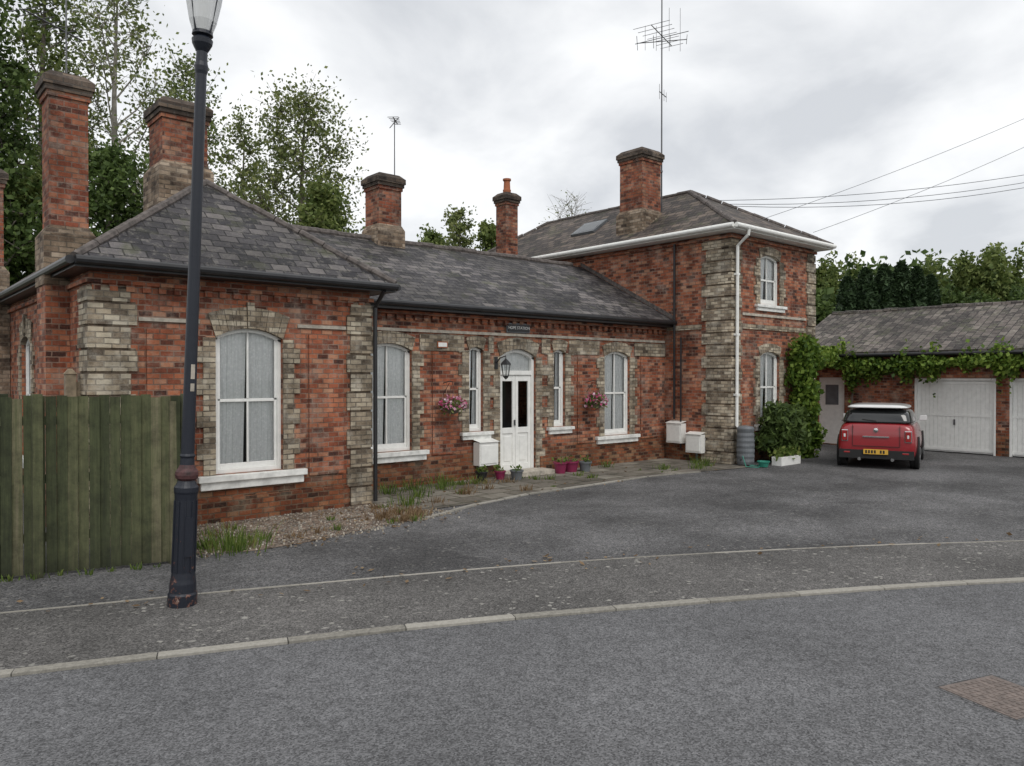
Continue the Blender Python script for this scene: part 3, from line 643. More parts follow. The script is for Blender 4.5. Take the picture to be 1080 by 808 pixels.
m.prism([(25.2,y0g-.1,4.061),(25.2,y1g+.1,4.061),(28.3,y1g+.1,2.68),(28.3,y0g-.1,2.68)],[(25.2,y0g-.1,4.161),(25.2,y1g+.1,4.161),(28.3,y1g+.1,2.76),(28.3,y0g-.1,2.76)],M_GTILE)
m.finish('garage_roof',G)
m=MB()
for k in range(34):
    y=y0g+k*.43; dz=random.uniform(-.02,.02); m.tube([(25.2,y,4.14+dz),(25.2,y+.42,4.14+dz)],[.085,.095],M_GTILE,8)
m.tube([(22.05,y0g,2.66),(22.05,y1g,2.66)],.05,M_BLACK,8)
m.finish('garage_ridge_tiles',G)
m=MB(); P=PL(XG)
for a,b in gd:
    m.box(a,a+.05,.0,.1,0,2.0,M_WHITE,P); m.box(b-.05,b,.0,.1,0,2.0,M_WHITE,P); m.box(a+.05,b-.05,.0,.1,1.94,2.0,M_WHITE,P)
    c=a+.055; nb=18; w_=(b-a-.11)/nb
    m.box(a+.05,b-.05,.075,.11,.02,1.94,M_WHITE,P)
    for i in range(nb): m.box(c+i*w_+.008,c+(i+1)*w_-.008,.062,.0749,.06,1.9,M_WHITE,P)
    for z in (.06,.98,1.84): m.box(a+.05,b-.05,.05,.0619,z,z+.07,M_WHITE,P)
    m.box((a+b)/2-.02,(a+b)/2+.02,.03,.05,.75,.9,M_METAL,P)
    m.box(a-.001,b+.001,-.02,-.001,2.001,2.2,M_BRICK,P)
m.box(sd[0],sd[1],.05,.1,.03,2.02,M_WHITE,P); m.box(sd[0]+.2,sd[1]-.2,.04,.05,1.2,1.8,M_GREYPL,P)
m.finish('garage_doors',G)
m=MB(); m.box(XT1+.001,XG-.001,12.2,12.45,0,2.5,M_BRICK); m.box(XT1+.001,XG-.001,12.17,12.48,2.5,2.57,M_STONE); m.finish('garden_wall')
# ---------------------------------------------------------------- ground
def asphalt(name,c0,c1,spot,spotamt,patch=.25,sc=70,spsc=13):
    m,nt,b=newmat(name); co=objco(nt)
    f=noise(nt,co,sc,2,.75)
    vo0=nt.nodes.new('ShaderNodeTexVoronoi'); vo0.inputs['Scale'].default_value=sc*1.3; nt.links.new(co,vo0.inputs['Vector'])
    sc_=nt.nodes.new('ShaderNodeSeparateColor'); nt.links.new(vo0.outputs['Color'],sc_.inputs[0])
    jj=mix(nt,.55,f,sc_.outputs[0])
    r=ramp(nt,[(.18,c0),(.5,tuple(a*.5+b_*.5 for a,b_ in zip(c0,c1))),(.82,c1)],jj)
    mid=noise(nt,co,9,6,.8); rm=ramp(nt,[(.38,g(.82)),(.62,g(1.16))],mid); c=mix(nt,1.0,r.outputs[0],rm.outputs[0],'MULTIPLY')
    big=noise(nt,co,.5,6,.65); rb=ramp(nt,[(.36,g(1-patch)),(.64,g(1+patch))],big); c=mix(nt,1.0,c,rb.outputs[0],'MULTIPLY')
    wv=nt.nodes.new('ShaderNodeTexNoise'); wv.inputs['Scale'].default_value=14; wv.inputs['Detail'].default_value=3; nt.links.new(co,wv.inputs['Vector'])
    va=nt.nodes.new('ShaderNodeVectorMath'); va.operation='MULTIPLY_ADD'; va.inputs[1].default_value=(.09,.09,0); nt.links.new(wv.outputs['Color'],va.inputs[0]); nt.links.new(co,va.inputs[2])
    vo=nt.nodes.new('ShaderNodeTexVoronoi'); vo.inputs['Scale'].default_value=spsc; nt.links.new(va.outputs[0],vo.inputs['Vector'])
    s2=nt.nodes.new('ShaderNodeSeparateColor'); nt.links.new(vo.outputs['Color'],s2.inputs[0])
    th=nt.nodes.new('ShaderNodeMath'); th.operation='MULTIPLY_ADD'; nt.links.new(s2.outputs[1],th.inputs[0]); th.inputs[1].default_value=.30; nt.links.new(vo.outputs['Distance'],th.inputs[2])
    rv=ramp(nt,[(.27,g(1)),(.36,g(0))],th.outputs[0])
    ms=noise(nt,co,1.1,4,.7); rms=ramp(nt,[(.38,g(0)),(.58,g(spotamt))],ms)
    ff=mix(nt,1.0,rv.outputs[0],rms.outputs[0],'MULTIPLY'); c=mix(nt,ff,c,spot)
    nt.links.new(c,b.inputs['Base Color']); b.inputs['Roughness'].default_value=.85; b.inputs['Specular IOR Level'].default_value=.3
    bump(nt,b,jj,.75,.007); return m
M_ROAD=asphalt('road_asphalt',(.046,.046,.048),(.20,.20,.206),(.25,.25,.25),.08,.14,75)
M_PAVE=asphalt('pavement_asphalt',(.032,.031,.030),(.18,.172,.165),(.34,.33,.30),.8,.25,65)
M_FORE=asphalt('forecourt_asphalt',(.026,.026,.028),(.165,.162,.162),(.26,.25,.23),.55,.42,55)
M_GRASS,nt,b=newmat('grass_ground'); co=objco(nt); r=ramp(nt,[(.3,(.03,.05,.015)),(.7,(.08,.10,.035))],noise(nt,co,3,8,.8)); nt.links.new(r.outputs[0],b.inputs['Base Color']); b.inputs['Roughness'].default_value=.95
M_GRAVEL,nt,b=newmat('gravel'); co=objco(nt); vo=nt.nodes.new('ShaderNodeTexVoronoi'); vo.inputs['Scale'].default_value=34; nt.links.new(co,vo.inputs['Vector'])
sx=nt.nodes.new('ShaderNodeSeparateColor'); nt.links.new(vo.outputs['Color'],sx.inputs[0])
r=ramp(nt,[(.0,(.10,.07,.05)),(.5,(.22,.16,.12)),(1,(.38,.31,.25))],sx.outputs[0]); nz=ramp(nt,[(.35,g(.5)),(.65,g(1.1))],noise(nt,co,2.5,6,.7))
nt.links.new(mix(nt,1.0,r.outputs[0],nz.outputs[0],'MULTIPLY'),b.inputs['Base Color']); bump(nt,b,vo.outputs['Distance'],.8,-.02) ; b.inputs['Roughness'].default_value=.9
M_SLAB=brickmat('paving_slabs',[(.1,(.10,.09,.075)),(.5,(.18,.16,.135)),(.9,(.28,.26,.22))],(.05,.055,.03),bw=.6,bh=.45,ms=.018,soot=.5,effl=.5,efcol=(.10,.09,.06),streak=False)
M_KERB,nt,b=newmat('kerb_concrete'); co=objco(nt); geo=nt.nodes.new('ShaderNodeNewGeometry'); j=mix(nt,.75,geo.outputs['Random Per Island'],noise(nt,co,26,5,.8)); r=ramp(nt,[(.25,(.13,.122,.105)),(.5,(.27,.255,.222)),(.75,(.38,.36,.32))],j); nt.links.new(r.outputs[0],b.inputs['Base Color']); b.inputs['Roughness'].default_value=.9; bump(nt,b,noise(nt,co,70,3),.4,.005)
K=[(-40,26),(-20,15.2),(-8,9.75),(-3,7.75),(.78,6.27),(2.18,5.76),(3.9,5.08),(6.81,3.67),(8.9,2.50),(12,.4),(16,-3.0),(24,-11),(34,-22)]
E=[(-40,28),(-20,17),(-8,11.6),(-3,9.55),(.99,7.89),(2.43,7.40),(6.04,5.98),(9,4.40),(11.05,3.08),(14,1.0),(18,-2.3),(26,-10),(36,-22)]
def crv(Pn,x):
    for i in range(len(Pn)-1):
        if Pn[i][0]<=x<=Pn[i+1][0]:
            p0=Pn[max(i-1,0)];p1=Pn[i];p2=Pn[i+1];p3=Pn[min(i+2,len(Pn)-1)]
            h=p2[0]-p1[0]; t=(x-p1[0])/h
            m1=(p2[1]-p0[1])/(p2[0]-p0[0])*h; m2=(p3[1]-p1[1])/(p3[0]-p1[0])*h
            return (2*t**3-3*t*t+1)*p1[1]+(t**3-2*t*t+t)*m1+(-2*t**3+3*t*t)*p2[1]+(t**3-t*t)*m2
    return Pn[0][1] if x<Pn[0][0] else Pn[-1][1]
xs=[-40+i*.5 for i in range(149)]
m=MB(); m.poly([(-400,-400,-.08),(400,-400,-.08),(400,400,-.08),(-400,400,-.08)],M_GRASS); m.finish('ground')
road=MB(); pav=MB(); fore=MB()
for a,b2 in zip(xs[:-1],xs[1:]):
    ka,kb=crv(K,a),crv(K,b2); ea,eb=crv(E,a),crv(E,b2)
    road.poly([(a,ka-14,-.018),(b2,kb-14,-.018),(b2,kb,-.018),(a,ka,-.018)],M_ROAD)
    pav.poly([(a,ka+.05,0),(b2,kb+.05,0),(b2,eb,0),(a,ea,0)],M_PAVE)
    fy=21
    fore.poly([(a,ea,0),(b2,eb,0),(b2,max(fy,eb+1),0),(a,max(fy,ea+1),0)],M_FORE)
road.finish('road'); pav.finish('pavement'); fore.finish('forecourt')
def strip(Pn,x0,x1,L,w,z0,z1,gap,mat,name):
    m=MB(); x=x0; pts=[]
    while x<x1:
        y=crv(Pn,x); pts.append((x,y)); dy=(crv(Pn,x+.01)-y)/.01; x+=L/math.sqrt(1+dy*dy)
    for (p,q) in zip(pts[:-1],pts[1:]):
        d=Vector((q[0]-p[0],q[1]-p[1])); d.normalize(); n=Vector((-d.y,d.x)); p=Vector(p)+d*gap;q=Vector(q)-d*gap; dz=random.uniform(-.0015,.0015)
        A=[p,q,q+n*w,p+n*w]; m.prism([(v.x,v.y,z0) for v in A],[(v.x,v.y,z1+dz) for v in A],mat)
    return m.finish(name)
bevel(strip(K,-30,30,.92,.10,-.079,.006,.003,M_KERB,'kerb'),.006,2)
strip(E,-30,30,.92,.042,-.05,.004,.002,M_KERB,'kerb_edging')
m=MB(); m.poly([(2.9,9.1,.006),(3.6,8.78,.006),(4.5,8.85,.006),(5.5,9.15,.006),(6.3,9.2,.006),(6.8,9.9,.006),(6.6,10.85,.006),(2.0,10.85,.006)],M_GRAVEL); m.finish('gravel_bed')
m=MB(); m.poly([(6.5,9.75,.010),(7.6,9.75,.010),(8.9,9.95,.010),(10.6,10.0,.010),(12.3,10.1,.010),(15.45,9.55,.010),(15.45,12.09,.010),(6.36,12.09,.010),(6.36,10.8,.010)],M_SLAB); m.finish('paving')
m=MB()
ep=[(6.3,9.15),(7.6,9.62),(8.9,9.86),(10.6,9.92),(12.3,10.02),(13.8,9.8)]
for p,q in zip(ep[:-1],ep[1:]):
    p=Vector(p);q=Vector(q); L_=(q-p).length; n=max(1,int(L_/.6))
    for k in range(n):
        a=p.lerp(q,(k+.02)/n); b2=p.lerp(q,(k+.98)/n); dd=(b2-a).normalized(); nn=Vector((-dd.y,dd.x))*.08; hz_=.02+random.uniform(-.006,.006)
        m.prism([(v.x,v.y,-.02) for v in (a,b2,b2+nn,a+nn)],[(v.x,v.y,hz_) for v in (a,b2,b2+nn,a+nn)],M_KERB)
m.finish('path_edging')
m=MB()
def ingr():
    while True:
        x=random.uniform(2.9,6.9); y=random.uniform(8.85,10.8)
        lim=8.75+ (0.05 if x<4.5 else .2*(x-4.5))
        if y>lim: return x,y
for i in range(2600):
    x,y=ingr(); s=random.uniform(.008,.024)
    if random.random()<.10: x+=random.uniform(-.3,.8); y-=random.uniform(.1,.6)*random.random()
    p=[(x+s*random.uniform(.6,1)*math.cos(a),y+s*random.uniform(.6,1)*math.sin(a)) for a in (0,1.3,2.5,3.8,5)]
    m.prism([(u,v,.0) for u,v in p],[(x+(u-x)*.6,y+(v-y)*.6,.006+s*.7) for u,v in p],(M_BARKL,M_WOOD,M_BARKL,M_BARK,M_STONE,M_BARK)[i%6])
m.finish('gravel_stones')
Lf=[]
for i in range(420):
    r_=random.random()
    if r_<.5: x,y=ingr(); x+=random.uniform(-.4,.6); y-=random.uniform(0,.5)
    elif r_<.8: x=random.uniform(6.5,15); y=random.uniform(9.6,12)
    else: x=random.uniform(0,12); y=crv(E,x)+random.gauss(0,.25)
    Lf.append((x,y,.022))
leafmesh('fallen_leaves',Lf,.045,M_DRY,flat=True)
def weeds(name,spots,mat,hh=.16,nb=45,sp=.10):
    m=MB()
    for (x,y,sc) in spots:
        for k in range(int(nb*sc)):
            a=random.uniform(0,6.28); r=abs(random.gauss(0,sp*sc)); bx=x+r*math.cos(a); by=y+r*math.sin(a); h=hh*sc*random.uniform(.4,1.2); l=random.uniform(.1,.6)*h; w=random.uniform(.004,.010); b_=random.uniform(0,6.28)
            ca,sa=math.cos(b_)*w,math.sin(b_)*w; dx,dy=math.cos(a)*l,math.sin(a)*l
            m.poly([(bx-ca,by-sa,0),(bx+ca,by+sa,0),(bx+dx*.5+ca*.8,by+dy*.5+sa*.8,h*.6),(bx+dx*.5-ca*.8,by+dy*.5-sa*.8,h*.6)],mat)
            m.poly([(bx+dx*.5-ca*.8,by+dy*.5-sa*.8,h*.6),(bx+dx*.5+ca*.8,by+dy*.5+sa*.8,h*.6),(bx+dx,by+dy,h)],mat)
    return m.finish(name)
sp=[(3.35,9.0,1.9),(3.55,9.15,1.4),(3.2,9.25,1.2),(3.9,9.3,.8),(3.45,8.9,1.3)]
for i in range(10): x,y=ingr(); sp.append((x,y,random.uniform(.3,.7)))
sp+=[(6.7,10.3,1.4),(7.3,10.9,1.3),(7.7,11.6,1.5),(8.1,11.3,1.2),(8.5,11.8,1.5),(9.0,11.5,1.1),(7.1,11.5,1.4),(12.9,11.7,1.2),(13.5,10.6,1.0),(14.2,10.2,1.2),(14.8,10.4,1.3),(15.1,10.9,1.2)]
for i in range(22): sp.append((random.uniform(6.5,15.3),random.uniform(10.0,12.0),random.uniform(.3,.8)))
weeds('weeds',sp,M_WEED)
sp=[]
for i in range(9): x,y=ingr(); sp.append((x,y,random.uniform(.4,.8)))
sp+=[(6.1+random.uniform(-.4,.4),9.5+random.uniform(-.3,.5),random.uniform(.6,1.2)) for _ in range(14)]
sp+=[(random.uniform(6.8,9.8),random.uniform(10.2,11.9),.9) for _ in range(10)]
weeds('dry_grass',sp,M_DRY,hh=.13)
weeds('kerb_grass',[( -1+i*.22,9.76-i*.22*.265+random.uniform(-.12,-.04),random.uniform(.25,.5)) for i in range(18)],M_WEED)
mx,my=PX(1060,4.95); o=empty('manhole_cover',(mx,my,-.018)); o.rotation_euler=(0,0,math.radians(-18)); m=MB()
M_RUST=simple('rusty_iron',(.15,.12,.105),.7,var=.35,nscale=20)
m.box(-.28,.28,-.28,.28,-.02,.003,M_FORE); m.box(-.26,.26,-.26,.26,.0031,.007,M_RUST)
for i in range(10):
    for j in range(10): m.box(-.24+i*.049,-.24+i*.049+.03,-.24+j*.049,-.24+j*.049+.03,.0071,.010,M_RUST)
m.finish('cover',o)
# ---------------------------------------------------------------- fence
M_FENCE,nt,b=newmat('fence_wood'); co=objco(nt); geo=nt.nodes.new('ShaderNodeNewGeometry'); mp=nt.nodes.new('ShaderNodeMapping'); mp.inputs['Scale'].default_value=(34,34,1.4); nt.links.new(co,mp.inputs[0])
gr=noise(nt,mp.outputs[0],1,6,.75); j=mix(nt,.5,geo.outputs['Random Per Island'],gr)
r=ramp(nt,[(.28,(.022,.028,.012)),(.45,(.055,.064,.028)),(.6,(.092,.096,.046)),(.75,(.165,.148,.09))],j)
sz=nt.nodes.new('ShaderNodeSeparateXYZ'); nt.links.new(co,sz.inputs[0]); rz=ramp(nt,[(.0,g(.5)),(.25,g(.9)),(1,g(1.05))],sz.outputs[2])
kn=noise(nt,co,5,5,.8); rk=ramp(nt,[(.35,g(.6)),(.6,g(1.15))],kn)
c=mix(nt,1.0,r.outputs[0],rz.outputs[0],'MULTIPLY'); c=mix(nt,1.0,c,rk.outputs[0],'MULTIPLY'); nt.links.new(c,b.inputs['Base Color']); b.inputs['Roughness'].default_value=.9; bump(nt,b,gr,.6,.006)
FE=empty('wooden_fence'); m=MB()
def fence_run(p,q,h,side=1):
    p=Vector(p);q=Vector(q);d=(q-p);L_=d.length;d.normalize();n=Vector((d.y,-d.x))*side
    cnt=int(L_/.098)
    for k in range(cnt):
        s=k*.098+random.uniform(-.004,.004); hh=h+random.uniform(-.02,.02); off=.0 if k%2 else .008; t=random.uniform(-.006,.006)
        a=p+d*s;b_=p+d*(s+.097)
        A=[a+n*(.002+off),b_+n*(.012+off),b_+n*(.030+off),a+n*(.016+off)]
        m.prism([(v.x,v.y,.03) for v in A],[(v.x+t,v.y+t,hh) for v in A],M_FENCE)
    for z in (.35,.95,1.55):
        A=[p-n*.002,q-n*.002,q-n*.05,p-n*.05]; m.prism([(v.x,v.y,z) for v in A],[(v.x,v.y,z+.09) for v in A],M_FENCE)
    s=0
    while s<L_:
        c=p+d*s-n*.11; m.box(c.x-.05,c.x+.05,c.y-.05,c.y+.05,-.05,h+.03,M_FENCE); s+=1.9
P0=(-6,11.1); P1=(1.15,9.21); P2=(2.80,8.78); P3=(3.52,10.78)
fence_run(P0,P1,1.83); fence_run(P1,P2,1.84); fence_run(P2,P3,1.75)
m.finish('boards',FE)
m=MB(); m.box(1.40,1.49,9.02,9.11,-.02,1.87,M_FENCE); m.box(2.76,2.85,8.70,8.79,-.02,1.86,M_FENCE); m.finish('posts',FE)
gx,gy=PX(74,9.9); o=empty('timber_gate_post',(gx,gy,0)); m=MB(); m.box(-.06,.06,-.06,.06,-.05,2.08,M_WOOD); m.prism([(-.07,-.07,2.081),(.07,-.07,2.081),(.07,.07,2.081),(-.07,.07,2.081)],[(-.02,-.02,2.15),(.02,-.02,2.15),(.02,.02,2.15),(-.02,.02,2.15)],M_WOOD); m.box(.06,.42,-.02,.02,1.6,1.98,M_WOOD); m.finish('post',o)
# ---------------------------------------------------------------- street lamp
M_LAMP,nt,b=newmat('flaking_black_paint'); co=objco(nt); nz=noise(nt,co,16,6,.75); sz=nt.nodes.new('ShaderNodeSeparateXYZ'); nt.links.new(co,sz.inputs[0])
hz=nt.nodes.new('ShaderNodeMapRange'); nt.links.new(sz.outputs[2],hz.inputs[0]); hz.inputs[1].default_value=0; hz.inputs[2].default_value=1.0; hz.inputs[3].default_value=.08; hz.inputs[4].default_value=-.10
ad=nt.nodes.new('ShaderNodeMath'); nt.links.new(nz,ad.inputs[0]); nt.links.new(hz.outputs[0],ad.inputs[1])
r=ramp(nt,[(.62,(.010,.013,.022)),(.65,(.12,.045,.03)),(.70,(.2,.11,.08)),(.74,(.3,.3,.28))],ad.outputs[0]); nt.links.new(r.outputs[0],b.inputs['Base Color']); b.inputs['Roughness'].default_value=.45; bump(nt,b,ad.outputs[0],.3,.01)
M_RUSTR=simple('red_oxide',(.06,.022,.022),.6,var=.6,nscale=25)
M_LGL,nt,b=newmat('lamp_glass'); b.inputs['Base Color'].default_value=(.86,.87,.88,1); b.inputs['Roughness'].default_value=.25; b.inputs['Transmission Weight'].default_value=.25
LP=empty('street_lamp',(2.26,7.16,0)); LP.rotation_mode='QUATERNION'
LP.rotation_quaternion=Quaternion(Vector((FW[0],FW[1],0)),math.radians(2.25))
m=MB()
prof=[(.001,.0),(.125,.0),(.125,.10),(.115,.12),(.112,.2),(.105,.24),(.098,.30),(.094,.95),(.098,1.0),(.104,1.02),(.104,1.06),(.09,1.08),(.072,1.12)]
m.lathe(prof,M_LAMP,n=24)
m.lathe([(.072,1.12),(.095,1.14),(.10,1.17),(.095,1.20),(.075,1.23),(.062,1.26)],M_RUSTR,n=24)
m.lathe([(.062,1.26),(.058,1.32),(.066,1.34),(.058,1.36),(.056,1.5),(.050,3.2),(.047,4.75),(.055,4.78),(.06,4.82),(.05,4.86),(.047,4.95),(.065,4.98),(.085,5.02),(.09,5.06),(.06,5.09)],M_LAMP,n=20)
for k in range(10):
    a=k*math.pi/5; m.tube([(.100*math.cos(a),.100*math.sin(a),.30),(.097*math.cos(a),.097*math.sin(a),.94)],.008,M_LAMP,6)
m.box(-.035,.035,-.112,-.09,.45,.80,M_LAMP)
m.finish('post',LP)
m=MB()
m.lathe([(.06,5.09),(.09,5.10),(.085,5.13)],M_LAMP,n=20)
m.lathe([(.085,5.13),(.115,5.22),(.15,5.40),(.165,5.52)],M_LGL,n=24)
for k in range(4):
    a=k*math.pi/2+.5; m.tube([(.087*math.cos(a),.087*math.sin(a),5.12),(.17*math.cos(a),.17*math.sin(a),5.52)],.009,M_LAMP,5)
m.lathe([(.17,5.51),(.19,5.52),(.19,5.56),(.16,5.62),(.10,5.72),(.06,5.76),(.05,5.82),(.02,5.86),(.001,5.92)],M_LAMP,n=24)
m.lathe([(.001,5.12),(.03,5.13),(.03,5.4),(.001,5.42)],M_WHITE,n=10)
m.finish('lantern',LP)
m=MB()
for (z,h_) in ((2.03,.13),(1.92,.07)):
    for k in range(4):
        a0_=math.radians(-105+k*9); a1_=math.radians(-105+(k+1)*9); rr=.0575
        m.poly([(rr*math.cos(a0_),rr*math.sin(a0_),z),(rr*math.cos(a1_),rr*math.sin(a1_),z),(rr*math.cos(a1_),rr*math.sin(a1_),z+h_),(rr*math.cos(a0_),rr*math.sin(a0_),z+h_)],M_STONE)
m.finish('sticker',LP)
# ---------------------------------------------------------------- car
hh_=math.radians(30.0); cxp,cyp=PX(924,17.0)
CAR=empty('parked_car',(cxp,cyp,0)); dx_=math.cos(hh_)*FW[0]+math.sin(hh_)*RT[0]; dy_=math.cos(hh_)*FW[1]+math.sin(hh_)*RT[1]
CAR.rotation_euler=(0,0,-math.atan2(dx_,dy_)); CAR.scale=(.95,.93,1.0)
def carpaint(nm,c):
    m,nt,b=newmat(nm); co=objco(nt); r=ramp(nt,[(.3,tuple(x*.9 for x in c)),(.7,c)],noise(nt,co,3,3)); nt.links.new(r.outputs[0],b.inputs['Base Color']); b.inputs['Roughness'].default_value=.28; b.inputs['Coat Weight'].default_value=.8; b.inputs['Coat Roughness'].default_value=.05; return m
M_RED=carpaint('red_car_paint',(.29,.012,.018)); M_WROOF=carpaint('white_car_paint',(.72,.72,.71))
M_CGL,nt,b=newmat('car_glass'); b.inputs['Base Color'].default_value=(.012,.014,.015,1); b.inputs['Roughness'].default_value=.04; b.inputs['Coat Weight'].default_value=.5
M_RUB=simple('black_rubber',(.015,.015,.015),.8); M_CHR=simple('chrome',(.6,.6,.6),.15,metal=1,var=.02); M_TAIL=simple('tail_light',(.30,.01,.01),.15,coat=1); M_YEL=simple('yellow_plate',(.65,.38,.05),.4,var=.03); M_ALLOY=simple('alloy',(.35,.35,.36),.3,metal=.8)
def loft(m,st,mat):
    n=len(st[0]); b=len(m.v); k=m.mi(mat)
    for s in st: m.v+= [tuple(p) for p in s]
    for i in range(len(st)-1):
        for j in range(n):
            q=(j+1)%n; m.f.append((b+i*n+j,b+i*n+q,b+(i+1)*n+q,b+(i+1)*n+j)); m.m.append(k)
    m.f.append(tuple(b+j for j in range(n))[::-1]); m.m.append(k); m.f.append(tuple(b+(len(st)-1)*n+j for j in range(n))); m.m.append(k)
def sec(y,w,zb,zt,crown=.03):
    h=zt-zb
    half=[(.0,zb),(w*.80,zb),(w*.95,zb+.05),(w,zb+h*.30),(w*1.0,zb+h*.52),(w*.955,zb+h*.80),(w*.86,zt-.01),(w*.5,zt+crown*.7),(0,zt+crown)]
    return [(x,y,z) for x,z in half]+[(-x,y,z) for x,z in half[-2:0:-1]]
m=MB()
st=[sec(.0,.68,.38,.74),sec(.02,.76,.30,.88),sec(.07,.815,.23,.98),sec(.20,.85,.20,1.03),sec(.7,.87,.18,1.04),sec(1.6,.87,.18,1.03),sec(2.5,.87,.18,1.01),sec(2.75,.86,.18,.99),sec(3.2,.85,.18,.95),sec(3.55,.81,.2,.87),sec(3.72,.74,.24,.78),sec(3.80,.62,.32,.66)]
loft(m,st,M_RED); ob=m.finish('body',CAR,smooth=True); sd_=ob.modifiers.new('s','SUBSURF'); sd_.levels=2; sd_.render_levels=2
def gsec(z,w,y0,y1,r=.12):
    return [(w-r,y0,z),(w,y0+r,z),(w,(y0+y1)/2,z),(w*.985,y1-r*2,z),(w*.80,y1,z),(0,y1+.05,z),(-w*.80,y1,z),(-w*.985,y1-r*2,z),(-w,(y0+y1)/2,z),(-w,y0+r,z),(-(w-r),y0,z),(0,y0-.03,z)]
m=MB(); loft(m,[gsec(.98,.785,.06,2.72),gsec(1.04,.77,.08,2.62),gsec(1.18,.73,.14,2.42),gsec(1.345,.675,.24,2.16)],M_CGL); ob=m.finish('windows',CAR,smooth=True); sd_=ob.modifiers.new('s','SUBSURF'); sd_.levels=1; sd_.render_levels=2
m=MB(); loft(m,[gsec(1.325,.665,.20,2.18),gsec(1.355,.685,.12,2.16),gsec(1.40,.635,.18,2.05),gsec(1.43,.45,.40,1.85)],M_WROOF); ob=m.finish('roof',CAR,smooth=True); sd_=ob.modifiers.new('s','SUBSURF'); sd_.levels=2; sd_.render_levels=2
m=MB()
for s in (-1,1): m.tube([(s*.775,.22,1.035),(s*.79,2.5,1.02)],.012,M_CHR,6)
m.tube([(0,.045,1.06),(-.3,.08,1.09)],.010,M_RUB,5)
m.finish('window_trim',CAR)
m=MB()
for s in (-1,1):
    m.box(s*.67-.075,s*.67+.075,-.005,.12,.60,.86,M_CHR); m.box(s*.67-.06,s*.67+.06,-.022,.06,.617,.843,M_TAIL); m.box(s*.67-.025,s*.67+.025,-.026,.0,.69,.77,M_WROOF)
    m.box(s*.62-.07,s*.62+.07,-.035,.02,.34,.38,M_TAIL)
bevel(m.finish('rear_lights',CAR),.022,3)
m=MB(); m.box(-.79,.79,-.03,.16,.23,.42,M_RUB); m.box(-.26,.26,-.06,-.0301,.33,.44,M_YEL); m.box(-.28,.28,-.025,.02,.70,.73,M_CHR)
for k in range(7):
    if k!=4: m.box(-.22+k*.062,-.22+k*.062+.038,-.064,-.0601,.35,.42,M_RUB)
m.lathe([(.001,0),(.05,0),(.05,.02),(.001,.03)],M_CHR,n=14,T=Matrix.Translation((0,.0,.86))@Matrix.Rotation(math.pi/2,4,'X'))
for s in (-1,1): m.tube([(s*.35,-.05,.22),(s*.35,.2,.22)],.035,M_CHR,10)
m.box(-.5,.5,-.02,-.0,.50,.508,M_RUB)
for s in (-1,1): m.box(s*.5-.004,s*.5+.004,-.012,.03,.508,.98,M_RUB)
bevel(m.finish('rear_bumper',CAR),.008)
m=MB()
for s in (-1,1):
    m.prism([(s*.80,2.35,.99),(s*.98,2.37,1.0),(s*.98,2.37,1.12),(s*.82,2.35,1.12)],[(s*.80,2.48,1.0),(s*.96,2.50,1.02),(s*.96,2.50,1.10),(s*.82,2.46,1.10)],M_WROOF)
    m.box(min(s*.857,s*.878),max(s*.857,s*.878),.98,2.74,.2,.32,M_RUB)
    m.box(min(s*.85,s*.875),max(s*.85,s*.875),1.1,1.25,.82,.85,M_CHR)
bevel(m.finish('mirrors_and_sills',CAR),.02)
for nm,yy,s in (('wheel_1',.62,-1),('wheel_2',.62,1),('wheel_3',3.1,-1),('wheel_4',3.1,1)):
    m=MB(); Tm=Matrix.Translation((s*.70,yy,.31))@Matrix.Rotation(math.pi/2*s,4,'Y')
    m.lathe([(.20,-.02),(.29,-.02),(.31,.02),(.31,.15),(.29,.185),(.21,.19),(.205,.16),(.001,.16)],[M_RUB]*6+[M_ALLOY],n=28,T=Tm)
    for k in range(5):
        a=k*2*math.pi/5; p=Tm@Vector((.03*math.cos(a),.03*math.sin(a),.175)); q=Tm@Vector((.19*math.cos(a),.19*math.sin(a),.175)); m.tube([p,q],[.03,.022],M_ALLOY,6)
    Ta=Matrix.Translation((s*.70,yy,.33))@Matrix.Rotation(math.pi/2*s,4,'Y')
    m.lathe([(.36,.10),(.385,.175),(.355,.178),(.33,.17),(.001,.158)],M_RUB,n=32,T=Ta)
    m.finish(nm,CAR)
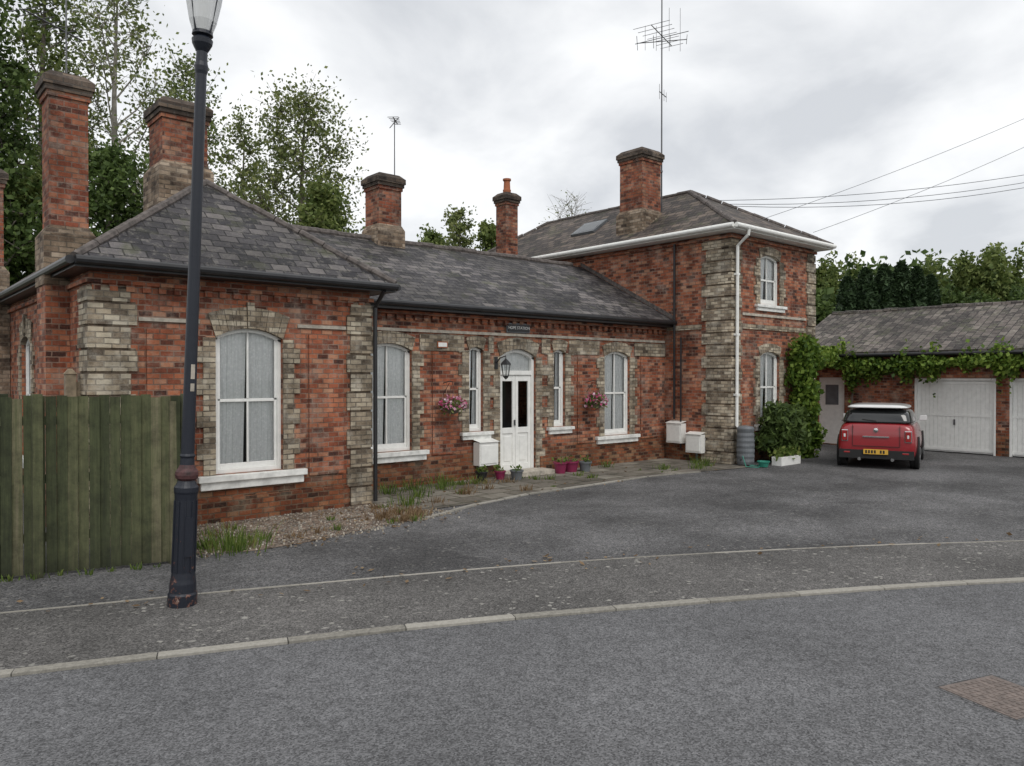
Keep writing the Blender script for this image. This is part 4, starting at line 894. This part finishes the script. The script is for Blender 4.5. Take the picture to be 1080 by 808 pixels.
# ---------------------------------------------------------------- world, sun, camera
w=bpy.data.worlds.new('World'); S.world=w; w.use_nodes=True; nt=w.node_tree; bg=nt.nodes['Background']
EL=math.radians(52); AZ=math.radians(200)
sky=nt.nodes.new('ShaderNodeTexSky'); sky.sky_type='NISHITA'; sky.sun_disc=False; sky.sun_elevation=EL; sky.sun_rotation=AZ
tc=nt.nodes.new('ShaderNodeTexCoord'); sp_=nt.nodes.new('ShaderNodeSeparateXYZ'); nt.links.new(tc.outputs['Generated'],sp_.inputs[0])
mz=nt.nodes.new('ShaderNodeMath'); mz.operation='MAXIMUM'; mz.inputs[1].default_value=0; nt.links.new(sp_.outputs[2],mz.inputs[0])
az=nt.nodes.new('ShaderNodeMath'); az.inputs[1].default_value=.32; nt.links.new(mz.outputs[0],az.inputs[0])
dv=nt.nodes.new('ShaderNodeVectorMath'); dv.operation='DIVIDE'; nt.links.new(tc.outputs['Generated'],dv.inputs[0])
cb=nt.nodes.new('ShaderNodeCombineXYZ'); nt.links.new(az.outputs[0],cb.inputs[0]); nt.links.new(az.outputs[0],cb.inputs[1]); cb.inputs[2].default_value=1; nt.links.new(cb.outputs[0],dv.inputs[1])
n1=nt.nodes.new('ShaderNodeTexNoise'); n1.inputs['Scale'].default_value=2.1; n1.inputs['Detail'].default_value=8; n1.inputs['Roughness'].default_value=.5; n1.inputs['Distortion'].default_value=.25; nt.links.new(dv.outputs[0],n1.inputs['Vector'])
rc=ramp(nt,[(.34,(.62,.64,.67)),(.44,(.77,.785,.805)),(.53,(.90,.91,.92)),(.64,(1.0,1.0,1.0))],n1.outputs[0])
sk=mix(nt,1.0,sky.outputs[0],(.1,.1,.1),'MULTIPLY')
fin=mix(nt,.94,sk,rc.outputs[0]); nt.links.new(fin,bg.inputs[0]); bg.inputs[1].default_value=1.14
sun=bpy.data.lights.new('sun','SUN'); sun.energy=1.25; sun.angle=math.radians(28); sun.color=(1,.97,.92); so=bpy.data.objects.new('sun',sun); S.collection.objects.link(so)
dirv=Vector((math.sin(AZ)*math.cos(EL),math.cos(AZ)*math.cos(EL),math.sin(EL))); so.rotation_euler=dirv.to_track_quat('Z','Y').to_euler(); so.location=dirv*50
cam=bpy.data.cameras.new('camera'); co_=bpy.data.objects.new('camera',cam); S.collection.objects.link(co_); S.camera=co_
cam.sensor_width=36; cam.lens=F/1080*36; cam.clip_end=2000; cam.clip_start=.05
co_.location=(0,0,H); co_.rotation_euler=(math.radians(90-.49),0,-math.atan2(FW[0],FW[1]))
S.view_settings.view_transform='Standard'; S.view_settings.look='None'; S.view_settings.exposure=0
